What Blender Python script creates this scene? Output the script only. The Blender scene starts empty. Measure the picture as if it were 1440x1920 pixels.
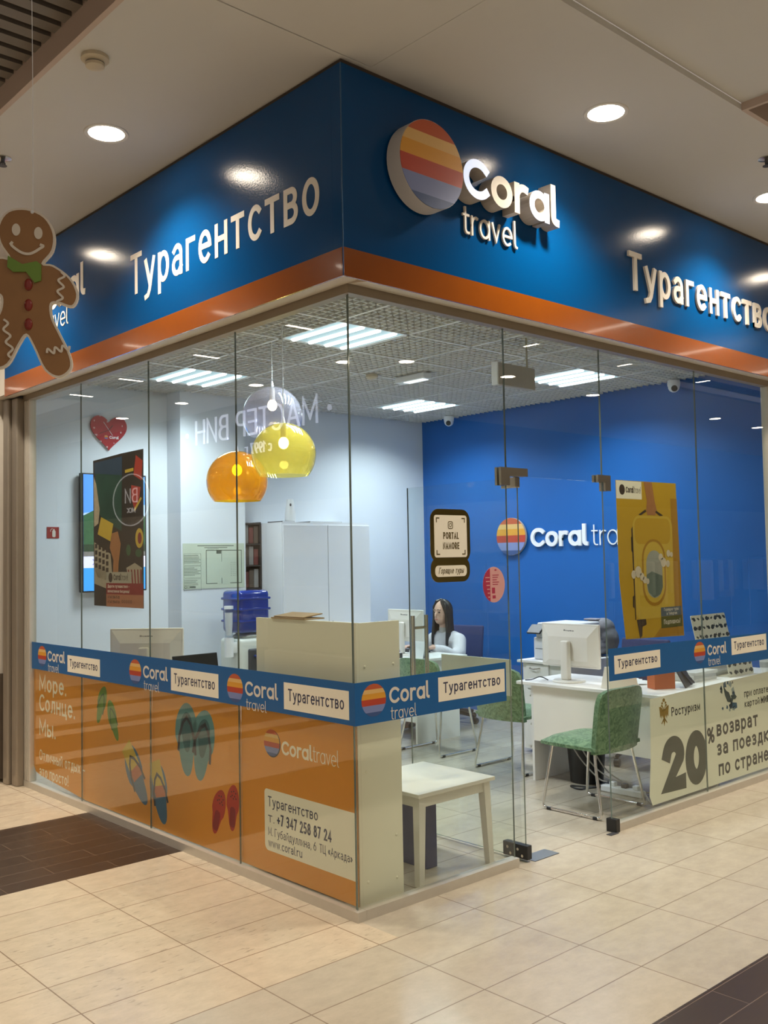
import bpy, bmesh, math, random
from mathutils import Vector, Matrix
random.seed(7)
S = bpy.context.scene
COL = S.collection
PI = math.pi

# ------------------------------------------------------------------ camera, world, exposure
cam = bpy.data.cameras.new('camera')
cam.sensor_fit = 'HORIZONTAL'; cam.sensor_width = 36.0; cam.lens = 1808.0 * 36.0 / 1440.0
cam.clip_start = 0.05; cam.clip_end = 200
co = bpy.data.objects.new('camera', cam); COL.objects.link(co)
yaw, pit, rol = math.radians(47.796), math.radians(2.758), math.radians(-1.029)
fw = Vector((math.cos(pit)*math.cos(yaw), math.cos(pit)*math.sin(yaw), math.sin(pit)))
rt = fw.cross(Vector((0, 0, 1))).normalized(); up = rt.cross(fw)
r2 = math.cos(rol)*rt + math.sin(rol)*up; u2 = -math.sin(rol)*rt + math.cos(rol)*up
co.matrix_world = Matrix(((r2.x, u2.x, -fw.x, -2.8126), (r2.y, u2.y, -fw.y, -3.3173), (r2.z, u2.z, -fw.z, 1.6), (0, 0, 0, 1)))
S.camera = co
w = bpy.data.worlds.new('world'); S.world = w; w.use_nodes = True
w.node_tree.nodes['Background'].inputs[0].default_value = (1.0, 0.86, 0.72, 1)
w.node_tree.nodes['Background'].inputs[1].default_value = 0.34
S.view_settings.view_transform = 'Standard'; S.view_settings.look = 'None'
S.view_settings.exposure = 0.0; S.view_settings.gamma = 1.0; S.view_settings.use_curve_mapping = False
S.cycles.transparent_max_bounces = 40; S.cycles.max_bounces = 10
SPOT_W = 192.0     # mall downlights (each a recessed, cut-off beam)
TUBE_W = 7.5      # each fluorescent tube inside the shop

# ------------------------------------------------------------------ materials
MATS = {}
def mat(name, col, rough=0.5, metal=0.0, emit=0.0, ecol=None, noise=0.0, nscale=8.0, bump=0.0, bscale=60.0, coat=0.0, spec=None, trans=0.0, alpha=1.0):
    if name in MATS: return MATS[name]
    m = bpy.data.materials.new(name); m.use_nodes = True
    nt = m.node_tree; b = nt.nodes['Principled BSDF']
    b.inputs['Base Color'].default_value = (*col, 1)
    b.inputs['Roughness'].default_value = rough; b.inputs['Metallic'].default_value = metal
    if coat: b.inputs['Coat Weight'].default_value = coat; b.inputs['Coat Roughness'].default_value = 0.06
    if spec is not None: b.inputs['Specular IOR Level'].default_value = spec
    if emit:
        b.inputs['Emission Color'].default_value = (*(ecol or col), 1); b.inputs['Emission Strength'].default_value = emit
    if trans: b.inputs['Transmission Weight'].default_value = trans
    if alpha < 1: b.inputs['Alpha'].default_value = alpha
    if noise or bump:
        tc = nt.nodes.new('ShaderNodeTexCoord')
    if noise:
        n = nt.nodes.new('ShaderNodeTexNoise'); n.inputs['Scale'].default_value = nscale; n.inputs['Detail'].default_value = 4
        nt.links.new(tc.outputs['Object'], n.inputs['Vector'])
        mx = nt.nodes.new('ShaderNodeMix'); mx.data_type = 'RGBA'
        mx.inputs[6].default_value = (*[c*(1-noise) for c in col], 1); mx.inputs[7].default_value = (*[min(1, c*(1+noise)) for c in col], 1)
        nt.links.new(n.outputs['Fac'], mx.inputs[0]); nt.links.new(mx.outputs[2], b.inputs['Base Color'])
    if bump:
        n2 = nt.nodes.new('ShaderNodeTexNoise'); n2.inputs['Scale'].default_value = bscale
        nt.links.new(tc.outputs['Object'], n2.inputs['Vector'])
        bp = nt.nodes.new('ShaderNodeBump'); bp.inputs['Strength'].default_value = bump; bp.inputs['Distance'].default_value = 0.01
        nt.links.new(n2.outputs['Fac'], bp.inputs['Height']); nt.links.new(bp.outputs['Normal'], b.inputs['Normal'])
    MATS[name] = m
    return m

def clear_mat(name, tint, refl=1.7, ior=1.5, spec_col=(1, 1, 1), haze=0.0, hcol=(1, 1, 1)):
    """thin clear sheet: see-through with the mirror part of a pane on its outer faces"""
    if name in MATS: return MATS[name]
    m = bpy.data.materials.new(name); m.use_nodes = True
    nt = m.node_tree; nt.nodes.clear(); N = nt.nodes.new; Lk = nt.links.new
    out = N('ShaderNodeOutputMaterial'); mix = N('ShaderNodeMixShader'); tr = N('ShaderNodeBsdfTransparent'); gl = N('ShaderNodeBsdfGlossy')
    tr.inputs[0].default_value = (*tint, 1); gl.inputs['Color'].default_value = (*spec_col, 1); gl.inputs['Roughness'].default_value = 0.0
    fr = N('ShaderNodeFresnel'); fr.inputs[0].default_value = ior
    ge = N('ShaderNodeNewGeometry'); s = N('ShaderNodeMath'); s.operation = 'SUBTRACT'; s.inputs[0].default_value = 1.0
    Lk(ge.outputs['Backfacing'], s.inputs[1])
    mu = N('ShaderNodeMath'); mu.operation = 'MULTIPLY'; Lk(fr.outputs[0], mu.inputs[0]); mu.inputs[1].default_value = refl
    m2 = N('ShaderNodeMath'); m2.operation = 'MULTIPLY'; m2.use_clamp = True; Lk(mu.outputs[0], m2.inputs[0]); Lk(s.outputs[0], m2.inputs[1])
    Lk(m2.outputs[0], mix.inputs[0]); Lk(gl.outputs[0], mix.inputs[2])
    if haze:
        hz = N('ShaderNodeMixShader'); df = N('ShaderNodeBsdfTranslucent'); d2 = N('ShaderNodeBsdfDiffuse'); ad = N('ShaderNodeMixShader')
        df.inputs[0].default_value = (*hcol, 1); d2.inputs[0].default_value = (*hcol, 1)
        Lk(df.outputs[0], ad.inputs[1]); Lk(d2.outputs[0], ad.inputs[2]); ad.inputs[0].default_value = 0.4
        hz.inputs[0].default_value = haze; Lk(tr.outputs[0], hz.inputs[1]); Lk(ad.outputs[0], hz.inputs[2]); Lk(hz.outputs[0], mix.inputs[1])
    else:
        Lk(tr.outputs[0], mix.inputs[1])
    Lk(mix.outputs[0], out.inputs[0])
    MATS[name] = m
    return m

def tile_mat(name, c1, c2, mortar, bw, rh, ox, oy, rough, msize=0.003, streak=None, offset=0.0, mott=0.12, pits=False):
    m = bpy.data.materials.new(name); m.use_nodes = True
    nt = m.node_tree; N = nt.nodes.new; Lk = nt.links.new; b = nt.nodes['Principled BSDF']
    tc = N('ShaderNodeTexCoord'); mp = N('ShaderNodeMapping'); mp.inputs['Location'].default_value = (-ox, -oy, 0)
    Lk(tc.outputs['Object'], mp.inputs[0])
    br = N('ShaderNodeTexBrick'); br.offset = offset; br.squash = 1.0
    br.inputs['Color1'].default_value = (*c1, 1); br.inputs['Color2'].default_value = (*c2, 1); br.inputs['Mortar'].default_value = (*mortar, 1)
    br.inputs['Scale'].default_value = 1.0; br.inputs['Mortar Size'].default_value = msize; br.inputs['Mortar Smooth'].default_value = 0.2
    br.inputs['Brick Width'].default_value = bw; br.inputs['Row Height'].default_value = rh; br.inputs['Bias'].default_value = 0.0
    Lk(mp.outputs[0], br.inputs['Vector'])
    n = N('ShaderNodeTexNoise'); n.inputs['Scale'].default_value = 9; n.inputs['Detail'].default_value = 10; n.inputs['Roughness'].default_value = 0.72
    m3 = N('ShaderNodeMapping'); m3.inputs['Scale'].default_value = streak or (1, 1.6, 1); Lk(tc.outputs['Object'], m3.inputs[0]); Lk(m3.outputs[0], n.inputs['Vector'])
    rp = N('ShaderNodeMapRange'); rp.inputs[1].default_value = 0.3; rp.inputs[2].default_value = 0.7; rp.inputs[3].default_value = 1 - mott; rp.inputs[4].default_value = 1 + mott
    Lk(n.outputs['Fac'], rp.inputs[0])
    vm = N('ShaderNodeVectorMath'); vm.operation = 'SCALE'; Lk(br.outputs['Color'], vm.inputs[0]); Lk(rp.outputs[0], vm.inputs['Scale'])
    if pits:
        n4 = N('ShaderNodeTexNoise'); n4.inputs['Scale'].default_value = 1.0; n4.inputs['Detail'].default_value = 5; m4 = N('ShaderNodeMapping'); m4.inputs['Scale'].default_value = (16, 60, 1)
        Lk(tc.outputs['Object'], m4.inputs[0]); Lk(m4.outputs[0], n4.inputs['Vector'])
        r4 = N('ShaderNodeMapRange'); r4.inputs[1].default_value = .60; r4.inputs[2].default_value = .70; Lk(n4.outputs['Fac'], r4.inputs[0])
        n5 = N('ShaderNodeTexNoise'); n5.inputs['Scale'].default_value = 1.1; Lk(tc.outputs['Object'], n5.inputs['Vector'])
        r5 = N('ShaderNodeMapRange'); r5.inputs[1].default_value = .42; r5.inputs[2].default_value = .56; Lk(n5.outputs['Fac'], r5.inputs[0])
        mm = N('ShaderNodeMath'); mm.operation = 'MULTIPLY'; Lk(r4.outputs[0], mm.inputs[0]); Lk(r5.outputs[0], mm.inputs[1])
        m6 = N('ShaderNodeMath'); m6.operation = 'MULTIPLY_ADD'; Lk(mm.outputs[0], m6.inputs[0]); m6.inputs[1].default_value = -.33; m6.inputs[2].default_value = 1.0
        v2 = N('ShaderNodeVectorMath'); v2.operation = 'SCALE'; Lk(vm.outputs[0], v2.inputs[0]); Lk(m6.outputs[0], v2.inputs['Scale']); vm = v2
    Lk(vm.outputs[0], b.inputs['Base Color'])
    rr = N('ShaderNodeMapRange'); rr.inputs[3].default_value = rough*0.8; rr.inputs[4].default_value = rough*1.3; Lk(n.outputs['Fac'], rr.inputs[0]); Lk(rr.outputs[0], b.inputs['Roughness'])
    bp = N('ShaderNodeBump'); bp.inputs['Strength'].default_value = 0.35; bp.inputs['Distance'].default_value = 0.002; bp.invert = True
    Lk(br.outputs['Fac'], bp.inputs['Height']); Lk(bp.outputs['Normal'], b.inputs['Normal'])
    MATS[name] = m
    return m

# ------------------------------------------------------------------ mesh building
class MB:
    def __init__(s): s.bm = bmesh.new(); s.mi = 0
    def face(s, vs):
        try:
            f = s.bm.faces.new(vs); f.material_index = s.mi; return f
        except ValueError: return None
    def box(s, x0, x1, y0, y1, z0, z1, M=None):
        c = [Vector((x, y, z)) for z in (z0, z1) for y in (y0, y1) for x in (x0, x1)]
        if M is not None: c = [M @ v for v in c]
        v = [s.bm.verts.new(q) for q in c]
        for f in ((0, 2, 3, 1), (4, 5, 7, 6), (0, 1, 5, 4), (2, 6, 7, 3), (0, 4, 6, 2), (1, 3, 7, 5)): s.face([v[i] for i in f])
        return s
    def rbox(s, x0, x1, y0, y1, z0, z1, r=0.01, seg=2, M=None):
        t = bmesh.new(); bmesh.ops.create_cube(t, size=1.0)
        for v in t.verts: v.co = Vector(((x0+x1)/2+v.co.x*(x1-x0), (y0+y1)/2+v.co.y*(y1-y0), (z0+z1)/2+v.co.z*(z1-z0)))
        bmesh.ops.bevel(t, geom=t.edges[:], offset=min(r, (x1-x0)*.49, (y1-y0)*.49, (z1-z0)*.49), segments=seg, profile=0.5, affect='EDGES')
        return s.merge(t, M)
    def merge(s, t, M=None):
        mp = {}
        for v in t.verts: mp[v] = s.bm.verts.new(M @ v.co if M is not None else v.co)
        for f in t.faces: s.face([mp[v] for v in f.verts])
        t.free(); return s
    def prism(s, pts, w0, w1, M=None):
        """polygon in local x,y pushed from z=w0 to w1"""
        a = sum(pts[i][0]*pts[(i+1) % len(pts)][1]-pts[(i+1) % len(pts)][0]*pts[i][1] for i in range(len(pts)))
        if a < 0: pts = pts[::-1]
        f = lambda x, y, z: s.bm.verts.new(M @ Vector((x, y, z)) if M is not None else (x, y, z))
        lo = [f(x, y, w0) for x, y in pts]; hi = [f(x, y, w1) for x, y in pts]
        s.face(hi); s.face(lo[::-1]); n = len(pts)
        for i in range(n): s.face([lo[i], lo[(i+1) % n], hi[(i+1) % n], hi[i]])
        return s
    def tube(s, path, r, n=10, closed=False, M=None, cap=True):
        P = [Vector(p) for p in path]; rs = r if isinstance(r, (list, tuple)) else [r]*len(P)
        if M is not None: P = [M @ p for p in P]
        rings = []; prev = None; m = len(P)
        for i in range(m):
            a = P[(i-1) % m] if (closed or i > 0) else P[i]; b = P[(i+1) % m] if (closed or i < m-1) else P[i]
            d = (b-a).normalized()
            if prev is None:
                e = Vector((0, 0, 1)) if abs(d.z) < 0.9 else Vector((1, 0, 0)); u = d.cross(e).normalized()
            else:
                u = prev - d*prev.dot(d); u = u.normalized() if u.length > 1e-6 else d.orthogonal().normalized()
            prev = u; v = d.cross(u)
            rings.append([s.bm.verts.new(P[i]+(u*math.cos(2*PI*k/n)+v*math.sin(2*PI*k/n))*rs[i]) for k in range(n)])
        for i in range(m if closed else m-1):
            A, B = rings[i], rings[(i+1) % m]
            for k in range(n): s.face([A[k], A[(k+1) % n], B[(k+1) % n], B[k]])
        if cap and not closed: s.face(rings[0][::-1]); s.face(rings[-1])
        return s
    def lathe(s, prof, n=28, c=(0, 0, 0), M=None):
        rings = []
        for r, z in prof:
            if r < 1e-6: rings.append([s.bm.verts.new(Vector((c[0], c[1], c[2]+z)) if M is None else M @ Vector((c[0], c[1], c[2]+z)))])
            else:
                q = [Vector((c[0]+r*math.cos(2*PI*k/n), c[1]+r*math.sin(2*PI*k/n), c[2]+z)) for k in range(n)]
                rings.append([s.bm.verts.new(p if M is None else M @ p) for p in q])
        for A, B in zip(rings, rings[1:]):
            for k in range(n):
                k2 = (k+1) % n
                if len(A) == 1 and len(B) > 1: s.face([A[0], B[k2], B[k]])
                elif len(B) == 1 and len(A) > 1: s.face([A[k], A[k2], B[0]])
                elif len(A) > 1: s.face([A[k], A[k2], B[k2], B[k]])
        return s
    def ball(s, c, rx, ry=None, rz=None, n=16, m=10, M=None):
        ry = ry or rx; rz = rz or rx
        rings = [[s.bm.verts.new(Vector((c[0], c[1], c[2]-rz)))]]
        for i in range(1, m):
            t = -PI/2+PI*i/m
            rings.append([s.bm.verts.new(Vector((c[0]+rx*math.cos(t)*math.cos(2*PI*k/n), c[1]+ry*math.cos(t)*math.sin(2*PI*k/n), c[2]+rz*math.sin(t)))) for k in range(n)])
        rings.append([s.bm.verts.new(Vector((c[0], c[1], c[2]+rz)))])
        if M is not None:
            for R in rings:
                for v in R: v.co = M @ v.co
        for A, B in zip(rings, rings[1:]):
            for k in range(n):
                k2 = (k+1) % n
                if len(A) == 1: s.face([A[0], B[k2], B[k]])
                elif len(B) == 1: s.face([A[k], A[k2], B[0]])
                else: s.face([A[k], A[k2], B[k2], B[k]])
        return s
    def ribbon(s, pts, wd, w0, w1, ext=None, front=0, side=0):
        """flat stroke of width wd along a 2-D line, from depth w0 (back) to w1 (front)"""
        P = [Vector((p[0], p[1])) for p in pts]
        Q = [P[0]]
        for p in P[1:]:
            if (p-Q[-1]).length > 1e-6: Q.append(p)
        P = Q
        closed = len(P) > 3 and (P[0]-P[-1]).length < 1e-5
        if closed: P = P[:-1]
        ext = wd/2 if ext is None else ext
        n = len(P)
        if n < 2: return s
        if not closed and ext:
            def touches(q, segs):
                for a_, c_ in segs:
                    d = c_-a_; t_ = max(0.0, min(1.0, (q-a_).dot(d)/max(d.length_squared, 1e-12)))
                    if (a_+d*t_-q).length < wd*.4: return True
                return False
            sg = [(P[i], P[i+1]) for i in range(n-1)]
            e1 = -ext*.98 if n > 4 and touches(P[-1], sg[:max(1, n-6)]) else ext       # a stroke that runs back into itself stops at its own edge
            P[0] = P[0]-(P[1]-P[0]).normalized()*ext; P[-1] = P[-1]+(P[-1]-P[-2]).normalized()*e1
        A, B = [], []
        for i in range(n):
            d0 = (P[i]-P[i-1]).normalized() if (closed or i > 0) else None
            d1 = (P[(i+1) % n]-P[i]).normalized() if (closed or i < n-1) else None
            d0 = d0 or d1; d1 = d1 or d0
            n0 = Vector((-d0.y, d0.x)); n1 = Vector((-d1.y, d1.x)); mm = n0+n1
            mm = mm.normalized() if mm.length > 1e-4 else n0
            k = min(1/max(mm.dot(n0), 0.2), 1.9)*wd/2
            A.append(P[i]+mm*k); B.append(P[i]-mm*k)
        V = lambda p, z: s.bm.verts.new((p.x, p.y, z))
        Ah = [V(p, w1) for p in A]; Bh = [V(p, w1) for p in B]; Al = [V(p, w0) for p in A]; Bl = [V(p, w0) for p in B]
        for i in range(n if closed else n-1):
            j = (i+1) % n
            s.mi = front; s.face([Bh[i], Bh[j], Ah[j], Ah[i]])
            s.mi = side; s.face([Al[i], Al[j], Bl[j], Bl[i]]); s.face([Ah[i], Ah[j], Al[j], Al[i]]); s.face([Bl[i], Bl[j], Bh[j], Bh[i]])
        if not closed:
            s.face([Ah[0], Al[0], Bl[0], Bh[0]]); s.face([Bh[-1], Bl[-1], Al[-1], Ah[-1]])
        s.mi = 0
        return s
    def build(s, name, m, parent=None, smooth=False, off=None, fix=True):
        if parent is not None and off is None: off = OFF.get(parent.name, (0, 0, 0))
        if off: bmesh.ops.translate(s.bm, vec=Vector(off)*-1, verts=s.bm.verts[:])
        if fix: bmesh.ops.recalc_face_normals(s.bm, faces=s.bm.faces[:])
        me = bpy.data.meshes.new(name); s.bm.to_mesh(me); s.bm.free()
        for k in (m if isinstance(m, (list, tuple)) else [m]): me.materials.append(k)
        if smooth:
            for p in me.polygons: p.use_smooth = True
            try: me.set_sharp_from_angle(angle=math.radians(42))
            except Exception: pass
        o = bpy.data.objects.new(name, me); COL.objects.link(o)
        if parent is not None:
            o.parent = parent
            if parent.name in OFF: OFF[o.name] = OFF[parent.name]
        return o

OFF = {}
def tag(o, label, cat, group=None, kind=None):
    o['label'] = label; o['category'] = cat
    if group: o['group'] = group
    if kind: o['kind'] = kind
    return o
def thing(name, label, cat, loc=(0, 0, 0), rotz=0.0, group=None):
    """Empty at the base; children are given in world coordinates (no turn) or own coordinates (turned)"""
    o = bpy.data.objects.new(name, None); COL.objects.link(o); o.empty_display_size = 0.1
    o.location = loc; o.rotation_euler = (0, 0, rotz); tag(o, label, cat, group)
    OFF[o.name] = tuple(loc) if rotz == 0 else (0, 0, 0)
    return o
def local(name, label, cat, loc=(0, 0, 0), rotz=0.0, group=None):
    o = thing(name, label, cat, loc, rotz, group); OFF[o.name] = (0, 0, 0); return o
def sheet(name, label, cat, face, plane, u, v, group=None):
    """thing in a vertical plane. face 'L' looks to -x (u = -y), 'R' looks to -y (u = x); z local = out of the plane"""
    o = bpy.data.objects.new(name, None); COL.objects.link(o); o.empty_display_size = 0.1
    if face == 'L': o.matrix_world = Matrix(((0, 0, -1, plane), (-1, 0, 0, -u), (0, 1, 0, v), (0, 0, 0, 1)))
    elif face == 'R': o.matrix_world = Matrix(((1, 0, 0, u), (0, 0, -1, plane), (0, 1, 0, v), (0, 0, 0, 1)))
    elif face == 'E': o.matrix_world = Matrix(((0, 0, 1, plane), (1, 0, 0, u), (0, 1, 0, v), (0, 0, 0, 1)))
    tag(o, label, cat, group); OFF[o.name] = (u, v, 0)
    return o
def struct(name, mb, m, smooth=False):
    o = mb.build(name, m, None, smooth); o['kind'] = 'structure'; return o
def dup(root, loc, rotz, label, group=None):
    r = root.copy(); COL.objects.link(r); r.location = loc; r.rotation_euler = (0, 0, rotz); r['label'] = label
    if group: r['group'] = group
    for ch in list(root.children):
        c = ch.copy(); COL.objects.link(c); c.parent = r
        for g in list(ch.children):
            d = g.copy(); COL.objects.link(d); d.parent = c
    return r
def part(mb, name, m, parent, smooth=False): return mb.build(name, m, parent, smooth)

# 2-D outlines
def arc(cx, cy, rx, ry, a0, a1, n=None):
    n = n or max(4, int(abs(a1-a0)/10))
    return [(cx+rx*math.cos(math.radians(a0+(a1-a0)*i/n)), cy+ry*math.sin(math.radians(a0+(a1-a0)*i/n))) for i in range(n+1)]
def el(cx, cy, rx, ry=None, n=32): return arc(cx, cy, rx, ry or rx, 0, 360, n)[:-1]
def rc(x0, y0, x1, y1): return [(x0, y0), (x1, y0), (x1, y1), (x0, y1)]
def rr(x0, y0, x1, y1, r, n=6):
    return arc(x1-r, y0+r, r, r, -90, 0, n)+arc(x1-r, y1-r, r, r, 0, 90, n)+arc(x0+r, y1-r, r, r, 90, 180, n)+arc(x0+r, y0+r, r, r, 180, 270, n)
def spin(pts, cx, cy, deg):
    c, s_ = math.cos(math.radians(deg)), math.sin(math.radians(deg))
    return [(cx+x*c-y*s_, cy+x*s_+y*c) for x, y in pts]

# ------------------------------------------------------------------ stroke lettering
def _font():
    X = .7; o = arc(.25, .35, .25, .35, 0, 360); G = {}
    def g(c, wd, *st): G[c] = (wd, st)
    nn = [(0, 0), (0, X)]; n2 = [(.46, 0), (.46, X)]
    g('о', .5, o); g('o', .5, o); g('с', .42, arc(.25, .35, .25, .35, 48, 312)); g('c', .42, arc(.25, .35, .25, .35, 48, 312))
    aa = (.44, [(.04, .6)]+arc(.22, .47, .2, .23, 125, 0)+[(.42, 0)], [(.42, .4), (.2, .4)]+arc(.19, .2, .19, .2, 90, 270)+[(.28, .01), (.42, .14)])
    aa = (aa[0], aa[1:]); G['а'] = aa; G['a'] = aa
    g('б', .5, arc(.25, .3, .25, .3, 0, 360), [(.0, .32), (.02, .6)]+arc(.3, .6, .28, .33, 175, 95)+[(.46, 1.0)])
    g('в', .42, [(0, 0), (0, X), (.22, X)]+arc(.22, .535, .17, .165, 90, -90)+[(0, .37)], [(.22, .37)]+arc(.22, .185, .2, .185, 90, -90)+[(0, 0)])
    g('г', .34, [(0, 0), (0, X), (.34, X)])
    g('д', .52, [(.0, -.2), (.0, .02), (.52, .02), (.52, -.2)], [(.1, .02), (.16, X), (.44, X), (.44, .02)])
    e = (.5, [(.05, .37), (.46, .37)], arc(.25, .35, .25, .35, 3, 310))
    e = (e[0], e[1:]); G['е'] = e; G['e'] = e
    g('з', .4, [(.02, .62)]+arc(.18, .53, .19, .17, 120, -90)+[(.12, .36)], [(.18, .36)]+arc(.18, .18, .21, .18, 90, -130))
    g('и', .46, nn+[], [(0, 0), (.46, X)], n2); G['и'] = (.46, ([(0, X), (0, 0), (.46, X), (.46, 0)],))
    g('й', .46, [(0, X), (0, 0), (.46, X), (.46, 0)], arc(.23, 1.0, .12, .12, 190, 350))
    g('к', .44, nn, [(.42, X), (.03, .36), (.44, 0)])
    g('л', .46, [(-.02, .0), (.06, .03), (.12, .2), (.14, X), (.46, X), (.46, 0)])
    g('м', .58, [(0, 0), (0, X), (.29, .12), (.58, X), (.58, 0)])
    g('н', .46, nn, n2, [(0, .37), (.46, .37)])
    g('п', .46, [(0, 0), (0, X), (.46, X), (.46, 0)])
    pp = (.48, [(0, X), (0, -.28)], arc(.24, .35, .24, .35, 0, 360)); pp = (pp[0], pp[1:]); G['р'] = pp; G['p'] = pp
    g('т', .46, [(0, X), (.46, X)], [(.23, X), (.23, 0)])
    yy = (.48, [(0, X), (.25, .03)], [(.48, X), (.22, -.12), (.13, -.25), (0, -.28)]); yy = (yy[0], yy[1:]); G['у'] = yy; G['y'] = yy
    g('х', .44, [(0, 0), (.44, X)], [(0, X), (.44, 0)])
    g('ц', .5, [(0, X), (0, 0), (.44, 0)], [(.44, X), (.44, 0), (.54, 0), (.54, -.2)])
    g('ч', .44, [(0, X), (0, .42)]+arc(.16, .42, .16, .14, 180, 270)+[(.44, .3)], [(.44, X), (.44, 0)])
    g('ш', .66, [(0, X), (0, 0), (.66, 0), (.66, X)], [(.33, X), (.33, 0)])
    g('щ', .72, [(0, X), (0, 0), (.66, 0), (.66, X)], [(.33, X), (.33, 0)], [(.66, 0), (.76, 0), (.76, -.2)])
    g('ы', .62, [(0, X), (0, 0), (.2, 0)]+arc(.2, .2, .2, .2, -90, 90)+[(0, .4)], [(.62, X), (.62, 0)])
    g('ь', .42, [(0, X), (0, 0), (.22, 0)]+arc(.22, .2, .2, .2, -90, 90)+[(0, .4)])
    g('э', .44, arc(.19, .35, .25, .35, 132, -132), [(.1, .36), (.43, .36)])
    g('я', .44, [(.44, 0), (.44, X), (.2, X)]+arc(.2, .5, .18, .2, 90, 270)+[(.44, .3)], [(.24, .3), (0, 0)])
    g('Т', .54, [(0, 1), (.54, 1)], [(.27, 1), (.27, 0)]); G['T'] = G['Т']
    g('М', .72, [(0, 0), (0, 1), (.36, .2), (.72, 1), (.72, 0)])
    g('С', .58, arc(.36, .5, .36, .5, 52, 308)); g('О', .74, arc(.37, .5, .37, .5, 0, 360))
    g('Г', .44, [(0, 0), (0, 1), (.44, 1)]); g('Ц', .6, [(0, 1), (0, 0), (.54, 0)], [(.54, 1), (.54, 0), (.66, 0), (.66, -.22)])
    g('А', .64, [(0, 0), (.32, 1), (.64, 0)], [(.11, .32), (.53, .32)])
    g('Р', .5, [(0, 0), (0, 1), (.26, 1)]+arc(.26, .73, .24, .27, 90, -90)+[(0, .46)])
    g('В', .52, [(0, 0), (0, 1), (.26, 1)]+arc(.26, .77, .22, .23, 90, -90)+[(0, .54)], [(.26, .54)]+arc(.26, .27, .26, .27, 90, -90)+[(0, 0)])
    g('И', .58, [(0, 1), (0, 0), (.58, 1), (.58, 0)]); g('Н', .56, [(0, 0), (0, 1)], [(.56, 0), (.56, 1)], [(0, .52), (.56, .52)])
    g('Е', .46, [(.46, 1), (0, 1), (0, 0), (.46, 0)], [(0, .52), (.42, .52)]); g('П', .56, [(0, 0), (0, 1), (.56, 1), (.56, 0)])
    g('Д', .62, [(0, -.2), (0, .02), (.62, .02), (.62, -.2)], [(.1, .02), (.2, 1), (.52, 1), (.52, .02)])
    g('К', .5, [(0, 0), (0, 1)], [(.48, 1), (.03, .5), (.5, 0)])
    g('Ж', .8, [(.4, 1), (.4, 0)], [(0, 1), (.38, .5), (0, 0)], [(.8, 1), (.42, .5), (.8, 0)])
    g('N', .58, [(0, 0), (0, 1), (.58, 0), (.58, 1)]); g('R', .52, *[G['Р'][1][0]], [(.26, .46), (.52, 0)]); g('L', .42, [(0, 1), (0, 0), (.42, 0)])
    G['P'] = G['Р']; G['O'] = G['О']; G['A'] = G['А']; G['M'] = G['М']; G['E'] = G['Е']
    g('I', .0, [(0, 0), (0, 1)]); g('V', .5, [(0, 1), (.25, 0), (.5, 1)]); g('X', .5, [(0, 1), (.5, 0)], [(0, 0), (.5, 1)])
    g('w', .66, [(0, X), (.16, 0), (.33, X), (.5, 0), (.66, X)]); g('l', .0, [(0, 0), (0, 1.02)]); g('i', .0, [(0, 0), (0, X)], [(0, .93), (0, .95)])
    g('r', .3, [(0, 0), (0, X)], [(0, .42)]+arc(.28, .4, .28, .3, 180, 80)); g('u', .46, [(0, X), (0, .2)]+arc(.2, .2, .2, .2, 180, 270)+[(.3, .02), (.46, .2)], [(.46, X), (.46, 0)])
    g('m', .7, [(0, 0), (0, X)], [(0, .48)]+arc(.18, .5, .17, .2, 180, 0)+[(.35, 0)], [(.35, .48)]+arc(.53, .5, .17, .2, 180, 0)+[(.7, 0)])
    g('g', .48, arc(.24, .36, .24, .34, 0, 360), [(.48, X), (.48, -.1)]+arc(.26, -.1, .22, .18, 0, -140))
    g('.', .0, [(0, .0), (0, .02)]); g(',', .06, [(.06, .03), (.0, -.14)]); g('–', .4, [(0, .36), (.4, .36)]); g('-', .26, [(0, .36), (.26, .36)]); g('!', .0, [(0, 1), (0, .3)], [(0, 0), (0, .02)])
    g('+', .5, [(0, .4), (.5, .4)], [(.25, .15), (.25, .65)]); g('«', .36, [(.16, .6), (0, .36), (.16, .12)], [(.36, .6), (.2, .36), (.36, .12)]); g('»', .36, [(0, .6), (.16, .36), (0, .12)], [(.2, .6), (.36, .36), (.2, .12)])
    g('1', .26, [(0, .78), (.24, 1), (.24, 0)]); g('2', .5, arc(.24, .73, .24, .27, 165, -25)+[(.02, 0), (.52, 0)])
    g('3', .48, [(.0, .9)]+arc(.2, .77, .24, .23, 120, -90)+[(.14, .54)], [(.2, .54)]+arc(.2, .27, .27, .27, 90, -130))
    g('4', .54, [(.42, 0), (.42, 1), (0, .26), (.56, .26)]); g('5', .48, [(.44, 1), (.06, 1), (.02, .55), (.2, .6)]+arc(.2, .3, .27, .3, 85, -135))
    g('6', .5, arc(.25, .3, .25, .3, 0, 360), [(.0, .32), (.06, .62), (.32, 1)]); g('7', .48, [(0, 1), (.48, 1), (.14, 0)])
    g('8', .5, arc(.25, .76, .21, .24, 0, 360), arc(.25, .27, .26, .27, 0, 360)); g('9', .5, arc(.25, .7, .25, .3, 0, 360), [(.5, .68), (.44, .38), (.18, 0)])
    g('0', .52, arc(.26, .5, .26, .5, 0, 360)); g('%', .8, arc(.16, .77, .16, .23, 0, 360), arc(.64, .23, .16, .23, 0, 360), [(.14, 0), (.66, 1)])
    g('•', .1, arc(.05, .45, .05, .07, 0, 360)); g(' ', .12)
    return G
FONT = _font()
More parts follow.
